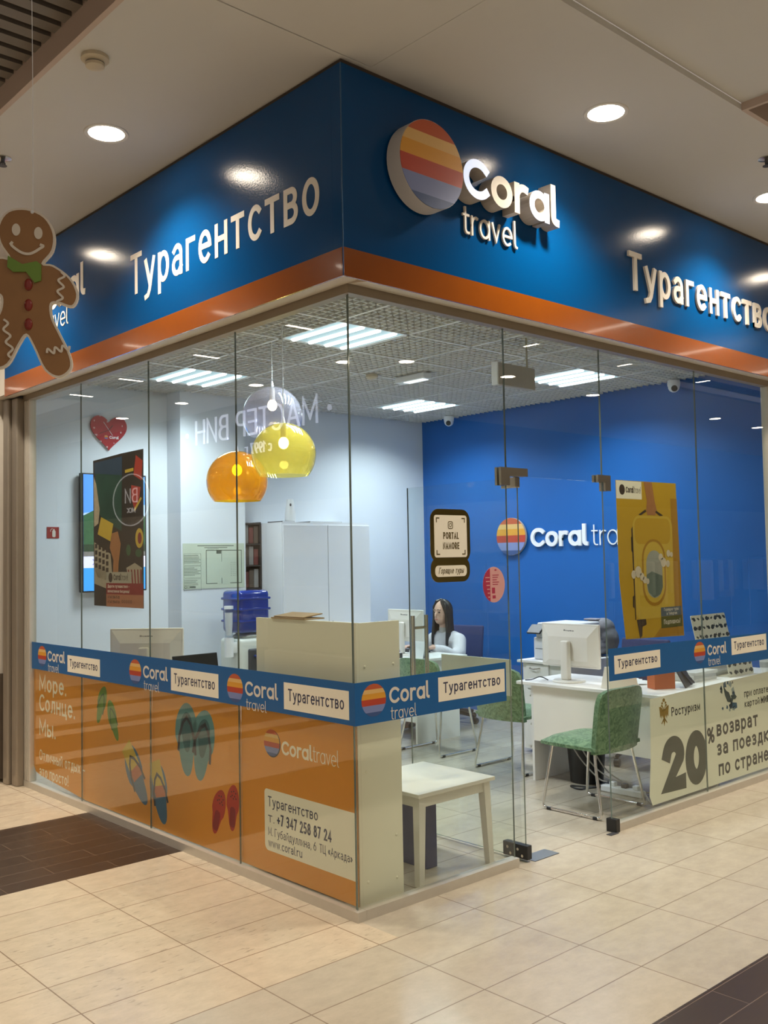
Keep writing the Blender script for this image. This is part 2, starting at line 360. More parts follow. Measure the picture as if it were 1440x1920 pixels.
def _geo():
    G = {}; r = .35
    G['C'] = (.82, (arc(.48, .46, .48, .46, 45, 315, 26),)); G['o'] = (.7, (arc(r, r, r, r, 0, 360, 26),))
    G['r'] = (.36, ([(0, 0), (0, .7)], [(0, .34)]+arc(.3, .38, .3, .32, 180, 70)))
    G['a'] = (.7, (arc(r, r, r, r, 0, 360, 26), [(.7, .7), (.7, 0)])); G['l'] = (.16, ([(0, 1.06), (0, .16)]+arc(.16, .16, .16, .16, 180, 270),))
    G['t'] = (.34, ([(.1, .98), (.1, .16)]+arc(.26, .16, .16, .16, 180, 270)+[(.34, 0)], [(-.05, .7), (.34, .7)]))
    G['v'] = (.58, ([(0, .7), (.29, 0), (.58, .7)],)); G['e'] = (.7, ([(.06, .35), (.66, .35)], arc(r, r, r, r, 0, 308, 24)))
    return G
GEO = _geo()
def layout(txt, font, cap, sw, width=None, gap=.17):
    """centre-line strokes of a word: [(letter, [strokes])] with origin at its lower left corner"""
    k = cap-sw
    gs = [font[c] for c in txt]
    nat = sum(g[0] for g in gs)*cap + gap*cap*(len(gs)-1); fixed = sw*len(gs)
    sx = 1.0 if width is None else max(.2, (width-fixed)/nat)
    x = sw/2; out = []
    for c, (wd, st) in zip(txt, gs):
        out.append((c, [[(x+p[0]*cap*sx, sw/2+p[1]*k) for p in q] for q in st]))
        x += wd*cap*sx+sw+gap*cap*sx
    return out
def write(mb, txt, u, v, cap, sw, width=None, w0=.001, w1=.002, font=None, gap=.17, shear=0.0):
    for c, st in layout(txt, font or FONT, cap, sw, width, gap):
        for k, q in enumerate(st):
            mb.ribbon([(u+p[0]+shear*p[1], v+p[1]) for p in q], sw, w0, w1+.00012*k)
    return mb
DISC = [('red', 1.0, .66), ('cream', .66, .40), ('gold', .40, .06), ('scarlet', .06, -.32), ('periwinkle', -.32, -.74), ('navy', -.74, -1.0)]
def disc_stripes(parent, u, v, r, w0, w1, cols, name='logo_disc', seed=0):
    """round mark of six flat stripes, one mesh"""
    b = MB(); n = 10
    for i, (_, hi, lo) in enumerate(DISC):
        pts = []
        for k in range(n+1):
            y = lo+(hi-lo)*k/n; pts.append((math.sqrt(max(0, 1-y*y)), y))
        P = pts+[(-x, y) for x, y in reversed(pts)]; Q = []
        for p in P:
            if not Q or abs(p[0]-Q[-1][0])+abs(p[1]-Q[-1][1]) > 1e-5: Q.append(p)
        if abs(Q[0][0]-Q[-1][0])+abs(Q[0][1]-Q[-1][1]) < 1e-5: Q = Q[:-1]
        b.mi = i; b.prism([(u+x*r, v+y*r) for x, y in Q], w0, w1)
    b.mi = 0
    return part(b, name, cols, parent)

# ------------------------------------------------------------------ palette
WHITE = mat('white_lacquer', (.80, .80, .79), .4, noise=.03)
CREAM = mat('cream_board', (.88, .83, .66), .42, noise=.03, nscale=3)
PLASTER = mat('ceiling_plaster', (.66, .645, .61), .75, noise=.03, nscale=2)
WALLW = mat('white_wall_paint', (.72, .765, .82), .55, noise=.02, nscale=2)
BLUEW = mat('blue_wall_paint', (.006, .115, .42), .45, noise=.06, nscale=2)
FBLUE = mat('blue_vinyl_gloss', (.0, .060, .205), .17, bump=.04, bscale=90, noise=.05, nscale=1.5, spec=.26)
FORANGE = mat('orange_vinyl_gloss', (.25, .060, .003), .2, bump=.05, bscale=40, noise=.05, coat=.35)
BBLUE = mat('blue_window_vinyl', (.005, .112, .34), .35, noise=.05)
SLOG = mat('slogan_cream', (.92, .84, .68), .5, noise=.02)
OFILM = mat('orange_window_film', (.74, .29, .025), .4, noise=.06, nscale=2)
ALU = mat('brushed_aluminium', (.62, .58, .51), .38, .45, noise=.06, nscale=20)
STEEL = mat('satin_steel', (.58, .54, .47), .25, .95, noise=.05)
CHROME = mat('chrome_tube', (.78, .77, .75), .12, 1.0, noise=.02)
BROWNM = mat('bronze_rail', (.30, .25, .19), .45, .2, noise=.05)
BLACK = mat('black_plastic', (.015, .015, .016), .4, noise=.1)
DARK = mat('dark_grey_plastic', (.06, .06, .065), .45, noise=.1)
LETW = mat('cream_letter_vinyl', (.74, .68, .59), .5, noise=.02)
PLATE = mat('cream_plate_vinyl', (.92, .86, .71), .5, noise=.03)
INK = mat('navy_ink', (.035, .04, .09), .5, noise=.1)
KINK = mat('black_ink', (.03, .03, .03), .5, noise=.1)
NAVY = mat('navy_board', (.02, .03, .12), .5, noise=.1)
DC = [mat('disc_red', (.52, .10, .035), .45, noise=.04), mat('disc_cream', (.74, .46, .16), .45, noise=.04), mat('disc_gold', (.72, .33, .03), .45, noise=.04),
      mat('disc_scarlet', (.48, .055, .025), .45, noise=.04), mat('disc_periwinkle', (.20, .25, .50), .45, noise=.04), mat('disc_navy', (.045, .09, .25), .45, noise=.04)]
GLASS = clear_mat('shop_glass', (.955, .98, .965), 1.25)
GEDGE = mat('glass_edge', (.17, .22, .20), .12, .3, noise=.1, coat=.5)

# ------------------------------------------------------------------ floor, ceilings, walls
FT = tile_mat('travertine_tile', (.605, .505, .378), (.645, .54, .405), (.30, .22, .15), .583, .291, -.108, .031, .2, pits=True)
FG = tile_mat('grey_beige_tile', (.50, .44, .35), (.53, .465, .37), (.28, .225, .17), .583, .291, -.108, .031, .2, mott=.10)
FD = tile_mat('dark_wood_tile', (.042, .023, .014), (.052, .029, .018), (.17, .115, .08), .583, .145, -.108, 1.47, .3, .002, (1.2, 22, 1), .5, .28)
b = MB()
def rect(b, x0, x1, y0, y1, mi):
    b.mi = mi; b.face([b.bm.verts.new(p) for p in ((x0, y0, 0), (x1, y0, 0), (x1, y1, 0), (x0, y1, 0))]); b.mi = 0
ys = [-1.415, 1.475, 2.65, 4.07, 4.37, 4.68, 5.48, 5.74, 6.05, 6.85, 7.13, 7.78, 8.9, 14]      # dark strips laid across the left aisle
rect(b, -.108, 26, -1.415, -.26, 2); rect(b, -9, -.108, -1.415, -.26, 2); rect(b, 0.0, 26, -.26, 14, 2)
ys[0] = -.26
for k in range(len(ys)-1): rect(b, -9, 0.0, ys[k], ys[k+1], k % 2)
rect(b, -9, 26, -2.6, -1.415, 1); rect(b, -9, 26, -9, -2.6, 2)
b.box(-9, 26, -9, 14, -.12, -.02)
struct('floor', b, [FT, FD, FG])
ZM = 3.794; ZC = 3.10
def ceil(name, x0, x1, y0, y1, z, m, t=.12): return struct(name, MB().box(x0, x1, y0, y1, z, z+t), m)
ceil('ceiling_left_aisle', -1.08, 0.0, -.18, 14, ZM, PLASTER, .03)
ceil('ceiling_corner', -1.08, 0.0, -1.06, -.184, ZM+.002, PLASTER, .03)
ceil('ceiling_right_aisle', 0.0, 26, -1.06, .03, ZM, PLASTER, .03)
ceil('ceiling_crossing', -1.08, 1.70, -4.0, -1.06, ZM+.035, PLASTER, .03)
ceil('ceiling_across_left', -4.7, -3.55, -1, 14, ZM, PLASTER, .03)
ceil('ceiling_across_right', 1.7, 26, -7.2, -3.5, ZM, PLASTER, .03)
SLATM = mat('grey_slat_metal', (.20, .175, .15), .5, .3, noise=.05)
SOFF = mat('bulkhead_paint', (.56, .44, .36), .6, noise=.03)
b = MB()
y = -.9
while y < 9.5: b.box(-3.55, -1.10, y, y+.068, 3.90, 3.955); y += .105
b.box(-3.55, -1.08, -1, 9.6, 4.05, 4.08)
struct('ceiling_slats_left', b, SLATM)
b = MB(); x = 1.72
while x < 13: b.box(x, x+.068, -3.5, -1.07, 3.90, 3.955); x += .105
b.box(1.7, 13, -3.5, -1.06, 4.05, 4.08)
struct('ceiling_slats_right', b, SLATM)
struct('trim_1', MB().box(-1.105, -1.08, -.05, 14, ZM-.004, 4.05), SOFF)
struct('trim_2', MB().box(-3.57, -3.55, -1, 14, ZM-.004, 4.05), SOFF)
struct('trim_3', MB().box(1.68, 13, -1.085, -1.06, ZM-.004, 4.05).box(1.68, 1.70, -3.5, -1.085, ZM-.004, 4.05), SOFF)
# shop room
struct('wall_back', MB().box(-.0, 4.82, 4.33, 4.43, 0, 3.8), WALLW)
struct('wall_right', MB().box(4.72, 4.82, -.1, 4.33, 0, 3.8), BLUEW)
struct('wall_column', MB().box(1.52, 2.19, 4.10, 4.33, 0, 3.8), WALLW)
struct('wall_pier', MB().box(.0, .07, 3.72, 4.33, 0, 3.8), mat('grey_pier_paint', (.36, .38, .40), .5, noise=.03))
struct('wall_front_bulkhead', MB().box(.012, .06, .06, 3.72, 2.85, ZM).box(.012, 4.72, .012, .06, 2.85, ZM), WALLW)
struct('wall_front_end', MB().box(4.04, 4.72, -.02, .06, 0, 2.85), ALU)
# open-cell lattice ceiling of the shop, real slats with the lamps let in
LATT = mat('lattice_white_metal', (.78, .78, .76), .45, noise=.03)
VOID = mat('ceiling_void_grey', (.045, .045, .045), .9, noise=.1)
PAN = [(1.02, 1.31), (1.02, 3.155), (3.52, 1.31), (3.52, 3.155)]
PS = .60
b = MB()
def cut(lo, hi, spans):
    segs = [(lo, hi)]
    for a, c in spans:
        n = []
        for p, q in segs:
            if c <= p or a >= q: n.append((p, q)); continue
            if a > p: n.append((p, a))
            if c < q: n.append((c, q))
        segs = n
    return segs
CELL = .0615
i = -17
while 1.02+i*CELL < 4.70:
    x = 1.02+i*CELL
    if x > .065:
        major = (i % 10 == 0); h = .012 if major else .004
        for a, c in cut(.065, 4.325, [(py, py+PS) for px, py in PAN if px-.01 < x < px+PS+.01]):
            b.box(x-h, x+h, a, c, ZC-(.004 if major else 0), ZC+.036)
    i += 1
i = -21
while 1.31+i*CELL < 4.31:
    y = 1.31+i*CELL
    if y > .065:
        major = (i % 10 == 0); h = .012 if major else .004
        for a, c in cut(.065, 4.715, [(px, px+PS) for px, py in PAN if py-.01 < y < py+PS+.01]):
            b.box(a, c, y-h, y+h, ZC-(.004 if major else 0), ZC+.036)
    i += 1
struct('ceiling_lattice', b, LATT)
struct('ceiling_void', MB().box(.06, 4.72, .06, 4.33, 3.45, 3.50), VOID)
# rails, bottom channel, posts of the glazing
struct('trim_4', MB().box(-.02, .03, -.02, 3.72, 2.808, 2.852).box(.03, 4.05, -.02, .03, 2.808, 2.852), BROWNM)
sf = mat('soffit_tan', (.62, .54, .44), .5, noise=.04)
b = MB()
b.prism([(-.1575, 2.8255), (-.022, 2.849), (-.022, 2.87), (-.1575, 2.846)], 0, 3.85, Matrix(((1, 0, 0, 0), (0, 0, 1, -.165), (0, 1, 0, 0), (0, 0, 0, 1))))
b.prism([(-.1575, 2.8255), (-.022, 2.849), (-.022, 2.87), (-.1575, 2.846)], -.022, 4.75, Matrix(((0, 0, 1, 0), (1, 0, 0, 0), (0, 1, 0, 0), (0, 0, 0, 1))))
struct('trim_5', b, sf)
struct('trim_6', MB().box(-.022, .03, -.022, 3.70, 0, .045), ALU)
struct('trim_7', MB().box(.031, 1.075, -.022, .03, 0, .045), ALU)
struct('trim_8', MB().box(1.935, 4.05, -.022, .03, 0, .045), ALU)
struct('trim_9', MB().rbox(-.02, .035, 3.60, 3.70, .045, 2.81, .006).box(-.024, -.018, 3.625, 3.632, .05, 2.8).box(-.024, -.018, 3.655, 3.662, .05, 2.8), ALU)
struct('trim_10', MB().rbox(3.985, 4.05, -.024, .035, 0, 2.81, .006), ALU)
struct('trim_11', MB().rbox(-.075, -.005, 3.705, 3.80, 0, 2.83, .012).rbox(-.10, -.02, 3.81, 3.90, 0, 2.83, .012), mat('champagne_metal', (.36, .31, .25), .35, .6, noise=.06))
# next shop to the left
struct('wall_next_shop', MB().box(-.165, -.06, 3.69, 9, 2.84, ZM).box(-.12, -.06, 3.93, 9, .80, 2.84), mat('next_shop_cream', (.62, .56, .48), .5, noise=.03))
struct('wall_next_shop_right', MB().box(4.83, 26, -.12, -.02, 0, ZM), mat('next_shop_cream', (.62, .56, .48)))
struct('wall_next_shop_base', MB().box(-.115, -.05, 3.92, 9, .03, .80), mat('next_shop_dark', (.10, .075, .055), .4, noise=.08))

# glass
def pane(name, x0, x1, y0, y1, z0, z1):
    b = MB(); t = bmesh.new(); bmesh.ops.create_cube(t, size=1)
    for v in t.verts: v.co = Vector(((x0+x1)/2+v.co.x*(x1-x0), (y0+y1)/2+v.co.y*(y1-y0), (z0+z1)/2+v.co.z*(z1-z0)))
    thin = 0 if (x1-x0) < (y1-y0) else 1
    for f in t.faces:
        b.mi = 0 if abs(f.normal[thin]) > .9 else 1
        b.face([b.bm.verts.new(v.co) for v in f.verts])
    bmesh.ops.remove_doubles(b.bm, verts=b.bm.verts[:], dist=1e-5)
    b.mi = 0; t.free(); return b
GZ0, GZ1 = .035, 2.82
L_ = [0.014, .934, 1.869, 2.791, 3.61]
for k in range(4): struct('window_%d' % (k+1), pane('w', 0, .009, L_[k]+.0012, L_[k+1]-.0012, GZ0, GZ1), [GLASS, GEDGE])
R_ = [(0.0, 1.069, GZ0), (1.073, 1.927, 2.025), (1.931, 3.0, GZ0), (3.004, 3.99, GZ0)]
for k, (a, c, z) in enumerate(R_): struct('window_%d' % (k+5), pane('w', a, c, 0, .009, z, GZ1), [GLASS, GEDGE])

# door leaf, swung inwards by a right angle
door = bpy.data.objects.new('door_1', None); COL.objects.link(door); door.location = (1.17, .05, 0); door['kind'] = 'structure'; OFF['door_1'] = (1.17, .05, 0)
pane('l', 1.165, 1.175, .012, .862, .012, 2.018).build('glass_leaf', [GLASS, GEDGE], door)
for sx in (1.115, 1.225):
    b = MB(); b.tube([(sx, .78, .80), (sx, .78, 1.262)], .0125, 14); part(b, 'pull_handle', STEEL, door, True)
b = MB(); [b.tube([(1.115, .78, z), (1.225, .78, z)], .009, 10) for z in (.88, 1.19)]; part(b, 'handle_bolts', STEEL, door, True)
b = MB(); b.rbox(1.150, 1.190, -.012, .155, .012, .085, .004); pf = part(b, 'bottom_patch_fitting', BLACK, door)
b = MB(); [b.tube([(1.1495, yy, zz), (1.146, yy, zz)], .008, 8) for yy, zz in ((.02, .03), (.05, .06), (.12, .06), (.10, .03))]; part(b, 'bolt', STEEL, pf)
b = MB(); b.rbox(1.150, 1.190, .008, .11, 1.965, 2.022, .004); part(b, 'top_patch_fitting', STEEL, door)
b = MB(); b.box(1.1645, 1.1775, .09, .60, .853, 1.046); part(b, 'sticker_back', mat('sticker_backing', (.66, .72, .62), .5, noise=.05), door)
for o, pts, lab in ((1.01, [(0, .095), (.218, .095), (.218, .052), (.07, .052), (.07, 0), (0, 0)], 'steel patch fitting above the hinge side of the glass door'),
                    (1.865, [(0, .092), (.125, .092), (.125, 0), (.07, 0), (.07, .05), (0, .05)], 'steel patch fitting above the latch side of the glass door')):
    t = sheet('patch_fitting', lab, 'bracket', 'R', 0, o, 1.972)
    OFF[t.name] = (0, 0, 0)
    b = MB(); b.prism(pts, .001, .016); part(b, 'outer_plate', STEEL, t)
    b = MB(); b.prism(pts, -.028, -.013); part(b, 'inner_plate', STEEL, t)
t = thing('floor_spring_plate', 'blue-grey steel cover plate of the door pivot set in the floor', 'plate', (1.29, .02, 0))
part(MB().rbox(1.195, 1.398, -.028, .075, .0, .004, .002), 'cover', mat('zinc_plate', (.24, .27, .31), .35, .6, noise=.06), t)
t = thing('floor_keeper', 'small dark strike plate on the floor at the latch side of the doorway', 'plate', (1.90, -.02, 0))
part(MB().rbox(1.86, 1.935, -.04, -.005, .0, .004, .0015), 'plate', DARK, t)
t = thing('glass_clamp', 'small black clamp holding the bottom corner of the glass right of the doorway', 'bracket', (1.945, 0, 0))
part(MB().rbox(1.925, 1.965, -.03, .04, .0, .075, .004), 'block', BLACK, t)

# ------------------------------------------------------------------ lamps
LENS = mat('downlight_lens', (1, .95, .86), .5, emit=44, ecol=(1, .86, .68))
RING = mat('downlight_ring', (.72, .69, .64), .35, noise=.03)
SPOT = bpy.data.lights.new('beam', 'SPOT'); SPOT.energy = SPOT_W; SPOT.color = (1, .90, .75); SPOT.spot_size = math.radians(132); SPOT.spot_blend = .75; SPOT.shadow_soft_size = .08
def downlight(x, y, label, z=ZM):
    t = thing('downlight', label, 'lamp', (x, y, z), group='recessed downlights of the mall ceiling')
    b = MB(); b.lathe([(.090, .0), (.090, -.004), (.108, -.006), (.112, -.002), (.112, .0)], 36, (x, y, z)); part(b, 'trim_ring', RING, t, True)
    b = MB(); b.lathe([(0, -.0015), (.0895, -.0015), (.0895, .001), (0, .001)], 36, (x, y, z)); part(b, 'lens', LENS, t)
    o = bpy.data.objects.new('beam', SPOT); COL.objects.link(o); o.parent = t; o.location = (0, 0, -.012)
    return t
d0 = downlight(-.596, 1.185, 'round downlight in the ceiling left of the blue corner, below the smoke detector')
def more(x, y, label): return dup(d0, (x, y, ZM), 0, label)
more(1.186, -.604, 'round downlight in the ceiling over the striped disc logo')
more(2.94, -.60, 'round downlight at the right edge of the photo')
more(-.605, 3.013, 'round downlight mirrored beside the far left logo on the fascia')
for x, y in ((-.6, 4.85), (-.6, 6.6), (4.58, -.61), (6.3, -.6), (8.1, -.6)): more(x, y, 'round downlight further along the shop fronts, out of view')
for x, y in ((-4.03, 1.35), (-4.03, 3.1), (-4.03, 4.85), (-4.06, 6.6), (-4.03, 8.355), (-4.03, 10.1), (2.85, -4.4), (4.576, -4.41), (6.19, -4.31), (8.19, -4.5), (11.8, -4.67), (13.5, -4.8)):
    more(x, y, 'round downlight across the aisle, seen mirrored in the glass')
for x, y in ((-.6, -2.3),): dup(d0, (x, y, ZM+.035), 0, 'round downlight over the crossing of the aisles, out of view')
LINE = mat('linear_lens', (1, .95, .88), .5, emit=22, ecol=(1, .88, .72))
def linear(x0, x1, y0, y1, z):
    t = thing('linear_lamp', 'slim linear lamp under the slatted ceiling, seen mirrored in the glass', 'lamp', ((x0+x1)/2, (y0+y1)/2, z), group='linear lamps of the aisle')
    part(MB().box(x0, x1, y0, y1, z, z+.04), 'housing', SLATM, t)
    part(MB().box(x0+.005, x1-.005, y0+.005, y1-.005, z-.004, z), 'lens', LINE, t)
for yy in (2.3, 4.06, 5.76, 7.5, 8.9): linear(-3.0, -2.2, yy, yy+.05, 3.86)
for xx in (5.25, 7.0, 8.8): linear(xx, xx+.05, -3.3, -2.0, 3.86)
TUBE = mat('fluorescent_tube', (.9, .97, 1), .5, emit=5, ecol=(.86, .96, 1.0))
REFL = mat('lamp_louvre', (.04, .05, .055), .5, emit=.62, ecol=(.62, .90, 1.0))
STRIP = bpy.data.lights.new('tube_light', 'AREA'); STRIP.shape = 'RECTANGLE'; STRIP.size = .034; STRIP.size_y = .55; STRIP.energy = TUBE_W; STRIP.color = (.84, .95, 1.0); STRIP.spread = math.radians(140)
names = ['square ceiling lamp nearest the corner of the glass, over the pendants', 'square ceiling lamp on the left, in front of the white column', 'square ceiling lamp on the right, next to the hanging sign box', 'square ceiling lamp at the back, left of the wall camera']
for (px, py), lab in zip(PAN, names):
    t = thing('ceiling_lamp', lab, 'lamp', (px+.3, py+.3, ZC), group='square fluorescent lamps in the lattice ceiling')
    b = MB(); e = .012
    b.box(px, px+PS, py, py+e, ZC-.004, ZC+.08).box(px, px+PS, py+PS-e, py+PS, ZC-.004, ZC+.08).box(px, px+e, py+e, py+PS-e, ZC-.004, ZC+.08).box(px+PS-e, px+PS, py+e, py+PS-e, ZC-.004, ZC+.08)
    part(b, 'frame', WHITE, t)
    part(MB().box(px+e, px+PS-e, py+e, py+PS-e, ZC+.0, ZC+.010), 'reflector', REFL, t)
    for k in range(4):
        xx = px+.085+k*.143
        part(MB().tube([(xx, py+.02, ZC-.001), (xx, py+PS-.02, ZC-.001)], .016, 10), 'tube', TUBE, t, True)
        o = bpy.data.objects.new('tube_light', STRIP); COL.objects.link(o); o.parent = t; o.location = (xx-px-.3, 0, -.019)

# ------------------------------------------------------------------ fascia and its signs
D_ = .167
t = thing('shop_fascia', 'glossy blue fascia with an orange lower band on the left side of the shop', 'fascia', (-D_, 3.0, 2.825))
part(MB().box(-D_, -.10, -.0995, 3.685, 2.951, 3.770), 'blue_panel', FBLUE, t)
part(MB().box(-D_-.001, -.158, -.158, 3.685, 2.825, 2.951), 'orange_band', FORANGE, t)
t = thing('shop_fascia', 'glossy blue fascia with an orange lower band on the right side of the shop', 'fascia', (1.5, -D_, 2.825))
part(MB().box(-D_, 4.75, -D_, -.10, 2.951, 3.770), 'blue_panel', FBLUE, t)
part(MB().box(-D_, 4.75, -D_-.001, -.158, 2.825, 2.951), 'orange_band', FORANGE, t)
part(MB().tube([(-D_+.002, -D_+.002, 2.826), (-D_+.002, -D_+.002, 3.77)], .0035, 8), 'corner_bead', mat('corner_bead_blue', (.05, .14, .30), .2, .5, noise=.05), t)
struct('trim_12', MB().box(-D_+.012, -.06, -D_+.012, 3.68, 3.765, ZM).box(-.06, 4.75, -D_+.012, -.06, 3.765, ZM), mat('shadow_gap_brown', (.07, .05, .035), .8, noise=.1))

def words(name, label, cat, face, plane, u, v, txt, cap, sw, width, m, w0, w1, font=None, group=None, gap=.17):
    t = sheet(name, label, cat, face, plane, u, v, group)
    b = MB(); write(b, txt, u, v, cap, sw, width, w0, w1, font, gap); o = part(b, 'lettering', m, t); return t
t = words('sign_lettering', 'big cream word on the blue left fascia', 'lettering', 'L', -D_, -1.755, 3.147, 'Турагентство', .238, .030, 1.765, LETW, .0005, .002)
t = words('sign_lettering', 'big cream raised word on the blue right fascia, cut by the photo edge', 'lettering', 'R', -D_, 2.0, 3.147, 'Турагентство', .228, .031, 1.775, LETW, .0005, .014)
# flat logo at the far left
t = sheet('logo_sign', 'flat logo on the far left of the blue fascia, half behind the gingerbread man', 'sign', 'L', -D_, -3.36, 3.2)
disc_stripes(t, -3.34, 3.38, .19, .001, .003, DC)
b = MB(); write(b, 'Coral', -3.12, 3.292, .205, .038, .77, .001, .003, GEO, .12); part(b, 'bold_word', LETW, t)
b = MB(); write(b, 'travel', -3.02, 3.152, .135, .011, .42, .001, .003, GEO, .15); part(b, 'thin_word', LETW, t)
# raised logo on the right
SIDE = mat('letter_return_grey', (.50, .45, .39), .5, noise=.03)
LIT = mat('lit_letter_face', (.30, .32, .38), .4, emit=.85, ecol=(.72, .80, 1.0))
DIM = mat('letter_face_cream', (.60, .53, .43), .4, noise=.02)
t = sheet('logo_sign', 'raised logo with a striped disc and thick letters on the blue right fascia', 'sign', 'R', -D_, .5, 3.2)
b = MB(); b.prism(el(.293, 3.402, .205, n=56), .012, .098); bd = part(b, 'disc_body', mat('disc_side_white', (.66, .62, .58), .5, noise=.03), t, True)
disc_stripes(bd, .293, 3.402, .203, .098, .101, DC, 'disc_face')
for c, st in layout('Coral', GEO, .208, .040, .735, .09):
    b = MB()
    for k, q in enumerate(st): b.ribbon([(.515+p[0], 3.322+p[1]) for p in q], .040, .004, .086+.0004*k, front=0, side=1)
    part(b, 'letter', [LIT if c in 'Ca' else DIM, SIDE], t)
b = MB(); write(b, 'travel', .587, 3.172, .136, .012, .405, .004, .014, GEO, .15); part(b, 'thin_word', LETW, t)
# logo on the blue inside wall
t = sheet('logo_sign', 'striped disc and white raised letters on the blue back wall inside', 'sign', 'L', 4.72, -2.6, 1.70)
b = MB(); b.prism(el(-3.048, 1.798, .19, n=48), .01, .034); bd = part(b, 'disc_body', SIDE, t, True)
disc_stripes(bd, -3.048, 1.798, .189, .034, .036, DC, 'disc_face')
LETB = mat('bright_white_letter', (.86, .88, .90), .4, noise=.02)
b = MB(); write(b, 'Coral', -2.80, 1.688, .198, .036, .685, .008, .03, GEO, .10); part(b, 'bold_word', LETB, t)
b = MB(); write(b, 'travel', -2.075, 1.688, .198, .012, .60, .008, .016, GEO, .13); part(b, 'thin_word', LETB, t)

# ------------------------------------------------------------------ vinyl band on the glass
def band_logo(t, u, v, r, tu, tw, cap):
    disc_stripes(t, u, v, r, .0016, .002, DC)
    b = MB(); write(b, 'Coral', tu, v-.028, cap, cap*.17, tw, .0016, .002, GEO, .12); part(b, 'bold_word', LETW, t)
    b = MB(); write(b, 'travel', tu+.01, v-.028-cap*.92, cap*.72, .0042, tw*.62, .0016, .002, GEO, .15); part(b, 'thin_word', LETW, t)
def band_plate(t, u0, u1, v0, v1):
    pl = part(MB().prism(rc(u0, v0, u1, v1), .0015, .002), 'name_plate', PLATE, t)
    b = MB(); h = v1-v0; write(b, 'Турагентство', u0+.035, v0+h*.33, h*.45, .0070, u1-u0-.07, .002, .0024); part(b, 'lettering', INK, pl)
t = sheet('window_band', 'blue logo band stuck along the left-hand windows', 'sticker', 'L', 0, -1.8, .853)
part(MB().prism(rc(-3.61, .853, .0015, 1.044), .0005, .0014), 'blue_strip', BBLUE, t)
band_logo(t, -3.418, .952, .072, -3.325, .285, .078); band_plate(t, -2.998, -2.513, .874, .986)
band_logo(t, -2.043, .945, .074, -1.945, .29, .078); band_plate(t, -1.618, -1.12, .871, .999)
band_logo(t, -.962, .940, .074, -.868, .285, .078); band_plate(t, -.533, -.04, .876, 1.006)
t = sheet('window_band', 'blue logo band stuck on the window between the corner and the door', 'sticker', 'R', 0, .5, .853)
part(MB().prism([(-.0015, .853), (1.028, .853), (1.028, 1.052), (-.0015, 1.044)], .0005, .0014), 'blue_strip', BBLUE, t)
band_logo(t, .111, .958, .074, .206, .262, .08); band_plate(t, .528, 1.016, .902, 1.019)
t = sheet('window_band', 'blue logo band stuck on the windows right of the door', 'sticker', 'R', 0, 3.0, .853)
part(MB().prism([(1.938, .862), (3.985, .83), (3.985, 1.02), (1.938, 1.05)], .0005, .0014), 'blue_strip', BBLUE, t)
band_logo(t, 2.952, .950, .07, 3.048, .25, .074); band_plate(t, 1.993, 2.483, .898, 1.006); band_plate(t, 3.367, 3.865, .900, 1.014)

# ------------------------------------------------------------------ orange film behind the lower left panes
FW = -.0165
def film(label, u0, u1, pts=None):
    t = sheet('window_film', label, 'film', 'L', 0, (u0+u1)/2, .06, 'orange films on the lower left windows')
    part(MB().prism(pts or rc(u0, .052, u1, .852), FW, FW+.0015), 'orange_sheet', OFILM, t); return t
FT0 = FW+.0016
def fl(t, name, polys, m, d=0, th=.0003):
    b = MB()
    for q in polys: b.prism(q, FT0+d, FT0+d+th)
    return part(b, name, m, t)
def sole(L, W, k=1):
    """outline of a sandal sole, toe up, centred"""
    pts = []
    for i in range(28):
        a = 2*PI*i/28; y = math.sin(a); x = math.cos(a)
        wd = .5+.07*math.sin(y*2.2+.3)-(.10 if y < 0 else 0)*(1-abs(y+.35)) 
        pts.append((x*W*wd*1.75*.62-.04*W*k*math.cos(y*2), y*L/2))
    return pts
def sandal(t, top, bot, W, m, strap=None, extra=None, k=1):
    (x1, y1), (x0, y0) = top, bot
    L = math.hypot(x1-x0, y1-y0); cx, cy = (x1+x0)/2, (y1+y0)/2; ang = math.degrees(math.atan2(y1-y0, x1-x0))-90
    s = fl(t, 'sandal_print', [spin(sole(L, W, k), cx, cy, ang)], m)
    if extra: extra(s, L, W, cx, cy, ang)
    if strap:
        b = MB()
        for sg in (-1, 1):
            q = spin([(0, L*.30), (sg*W*.20, L*.22), (sg*W*.40, L*.02), (sg*W*.44, -L*.16)], cx, cy, ang)
            b.ribbon(q, W*.10, FT0+.0004, FT0+.0012)
        part(b, 'strap', strap, s)
    return s
GREEN = mat('print_green', (.13, .26, .045), .5, noise=.2, nscale=20); TEAL = mat('print_teal', (.10, .26, .27), .5, noise=.1)
TEALD = mat('print_teal_dark', (.03, .12, .14), .5, noise=.1); STRAP = mat('print_strap', (.025, .035, .05), .5, noise=.1)
YEL = mat('print_yellow', (.62, .42, .04), .5, noise=.1); PBLUE = mat('print_blue', (.04, .14, .24), .5, noise=.1); CORAL = mat('print_coral', (.50, .12, .04), .5, noise=.1)
REDP = mat('print_red', (.46, .045, .025), .5, noise=.12); REDD = mat('print_red_dark', (.26, .02, .02), .5, noise=.12)
f1 = film('orange window film farthest left, with the big white slogan', -3.60, -2.793, [(-3.60, .16), (-3.57, .12), (-3.5, .105), (-2.793, .055), (-2.793, .852), (-3.60, .852)])
f2 = film('orange window film second from the left, with green sandals', -2.789, -1.871)
f3 = film('orange window film third from the left, with teal sandals and red clogs', -1.867, -.936)
f4 = film('orange window film next to the shop corner, with the address plate', -.932, -.016)
b = MB()
write(b, 'Море.', -3.507, .700, .118, .0165, .45, FT0, FT0+.0004); write(b, 'Солнце.', -3.507, .560, .118, .0165, .585, FT0, FT0+.0004); write(b, 'Мы.', -3.507, .388, .118, .0165, .275, FT0, FT0+.0004)
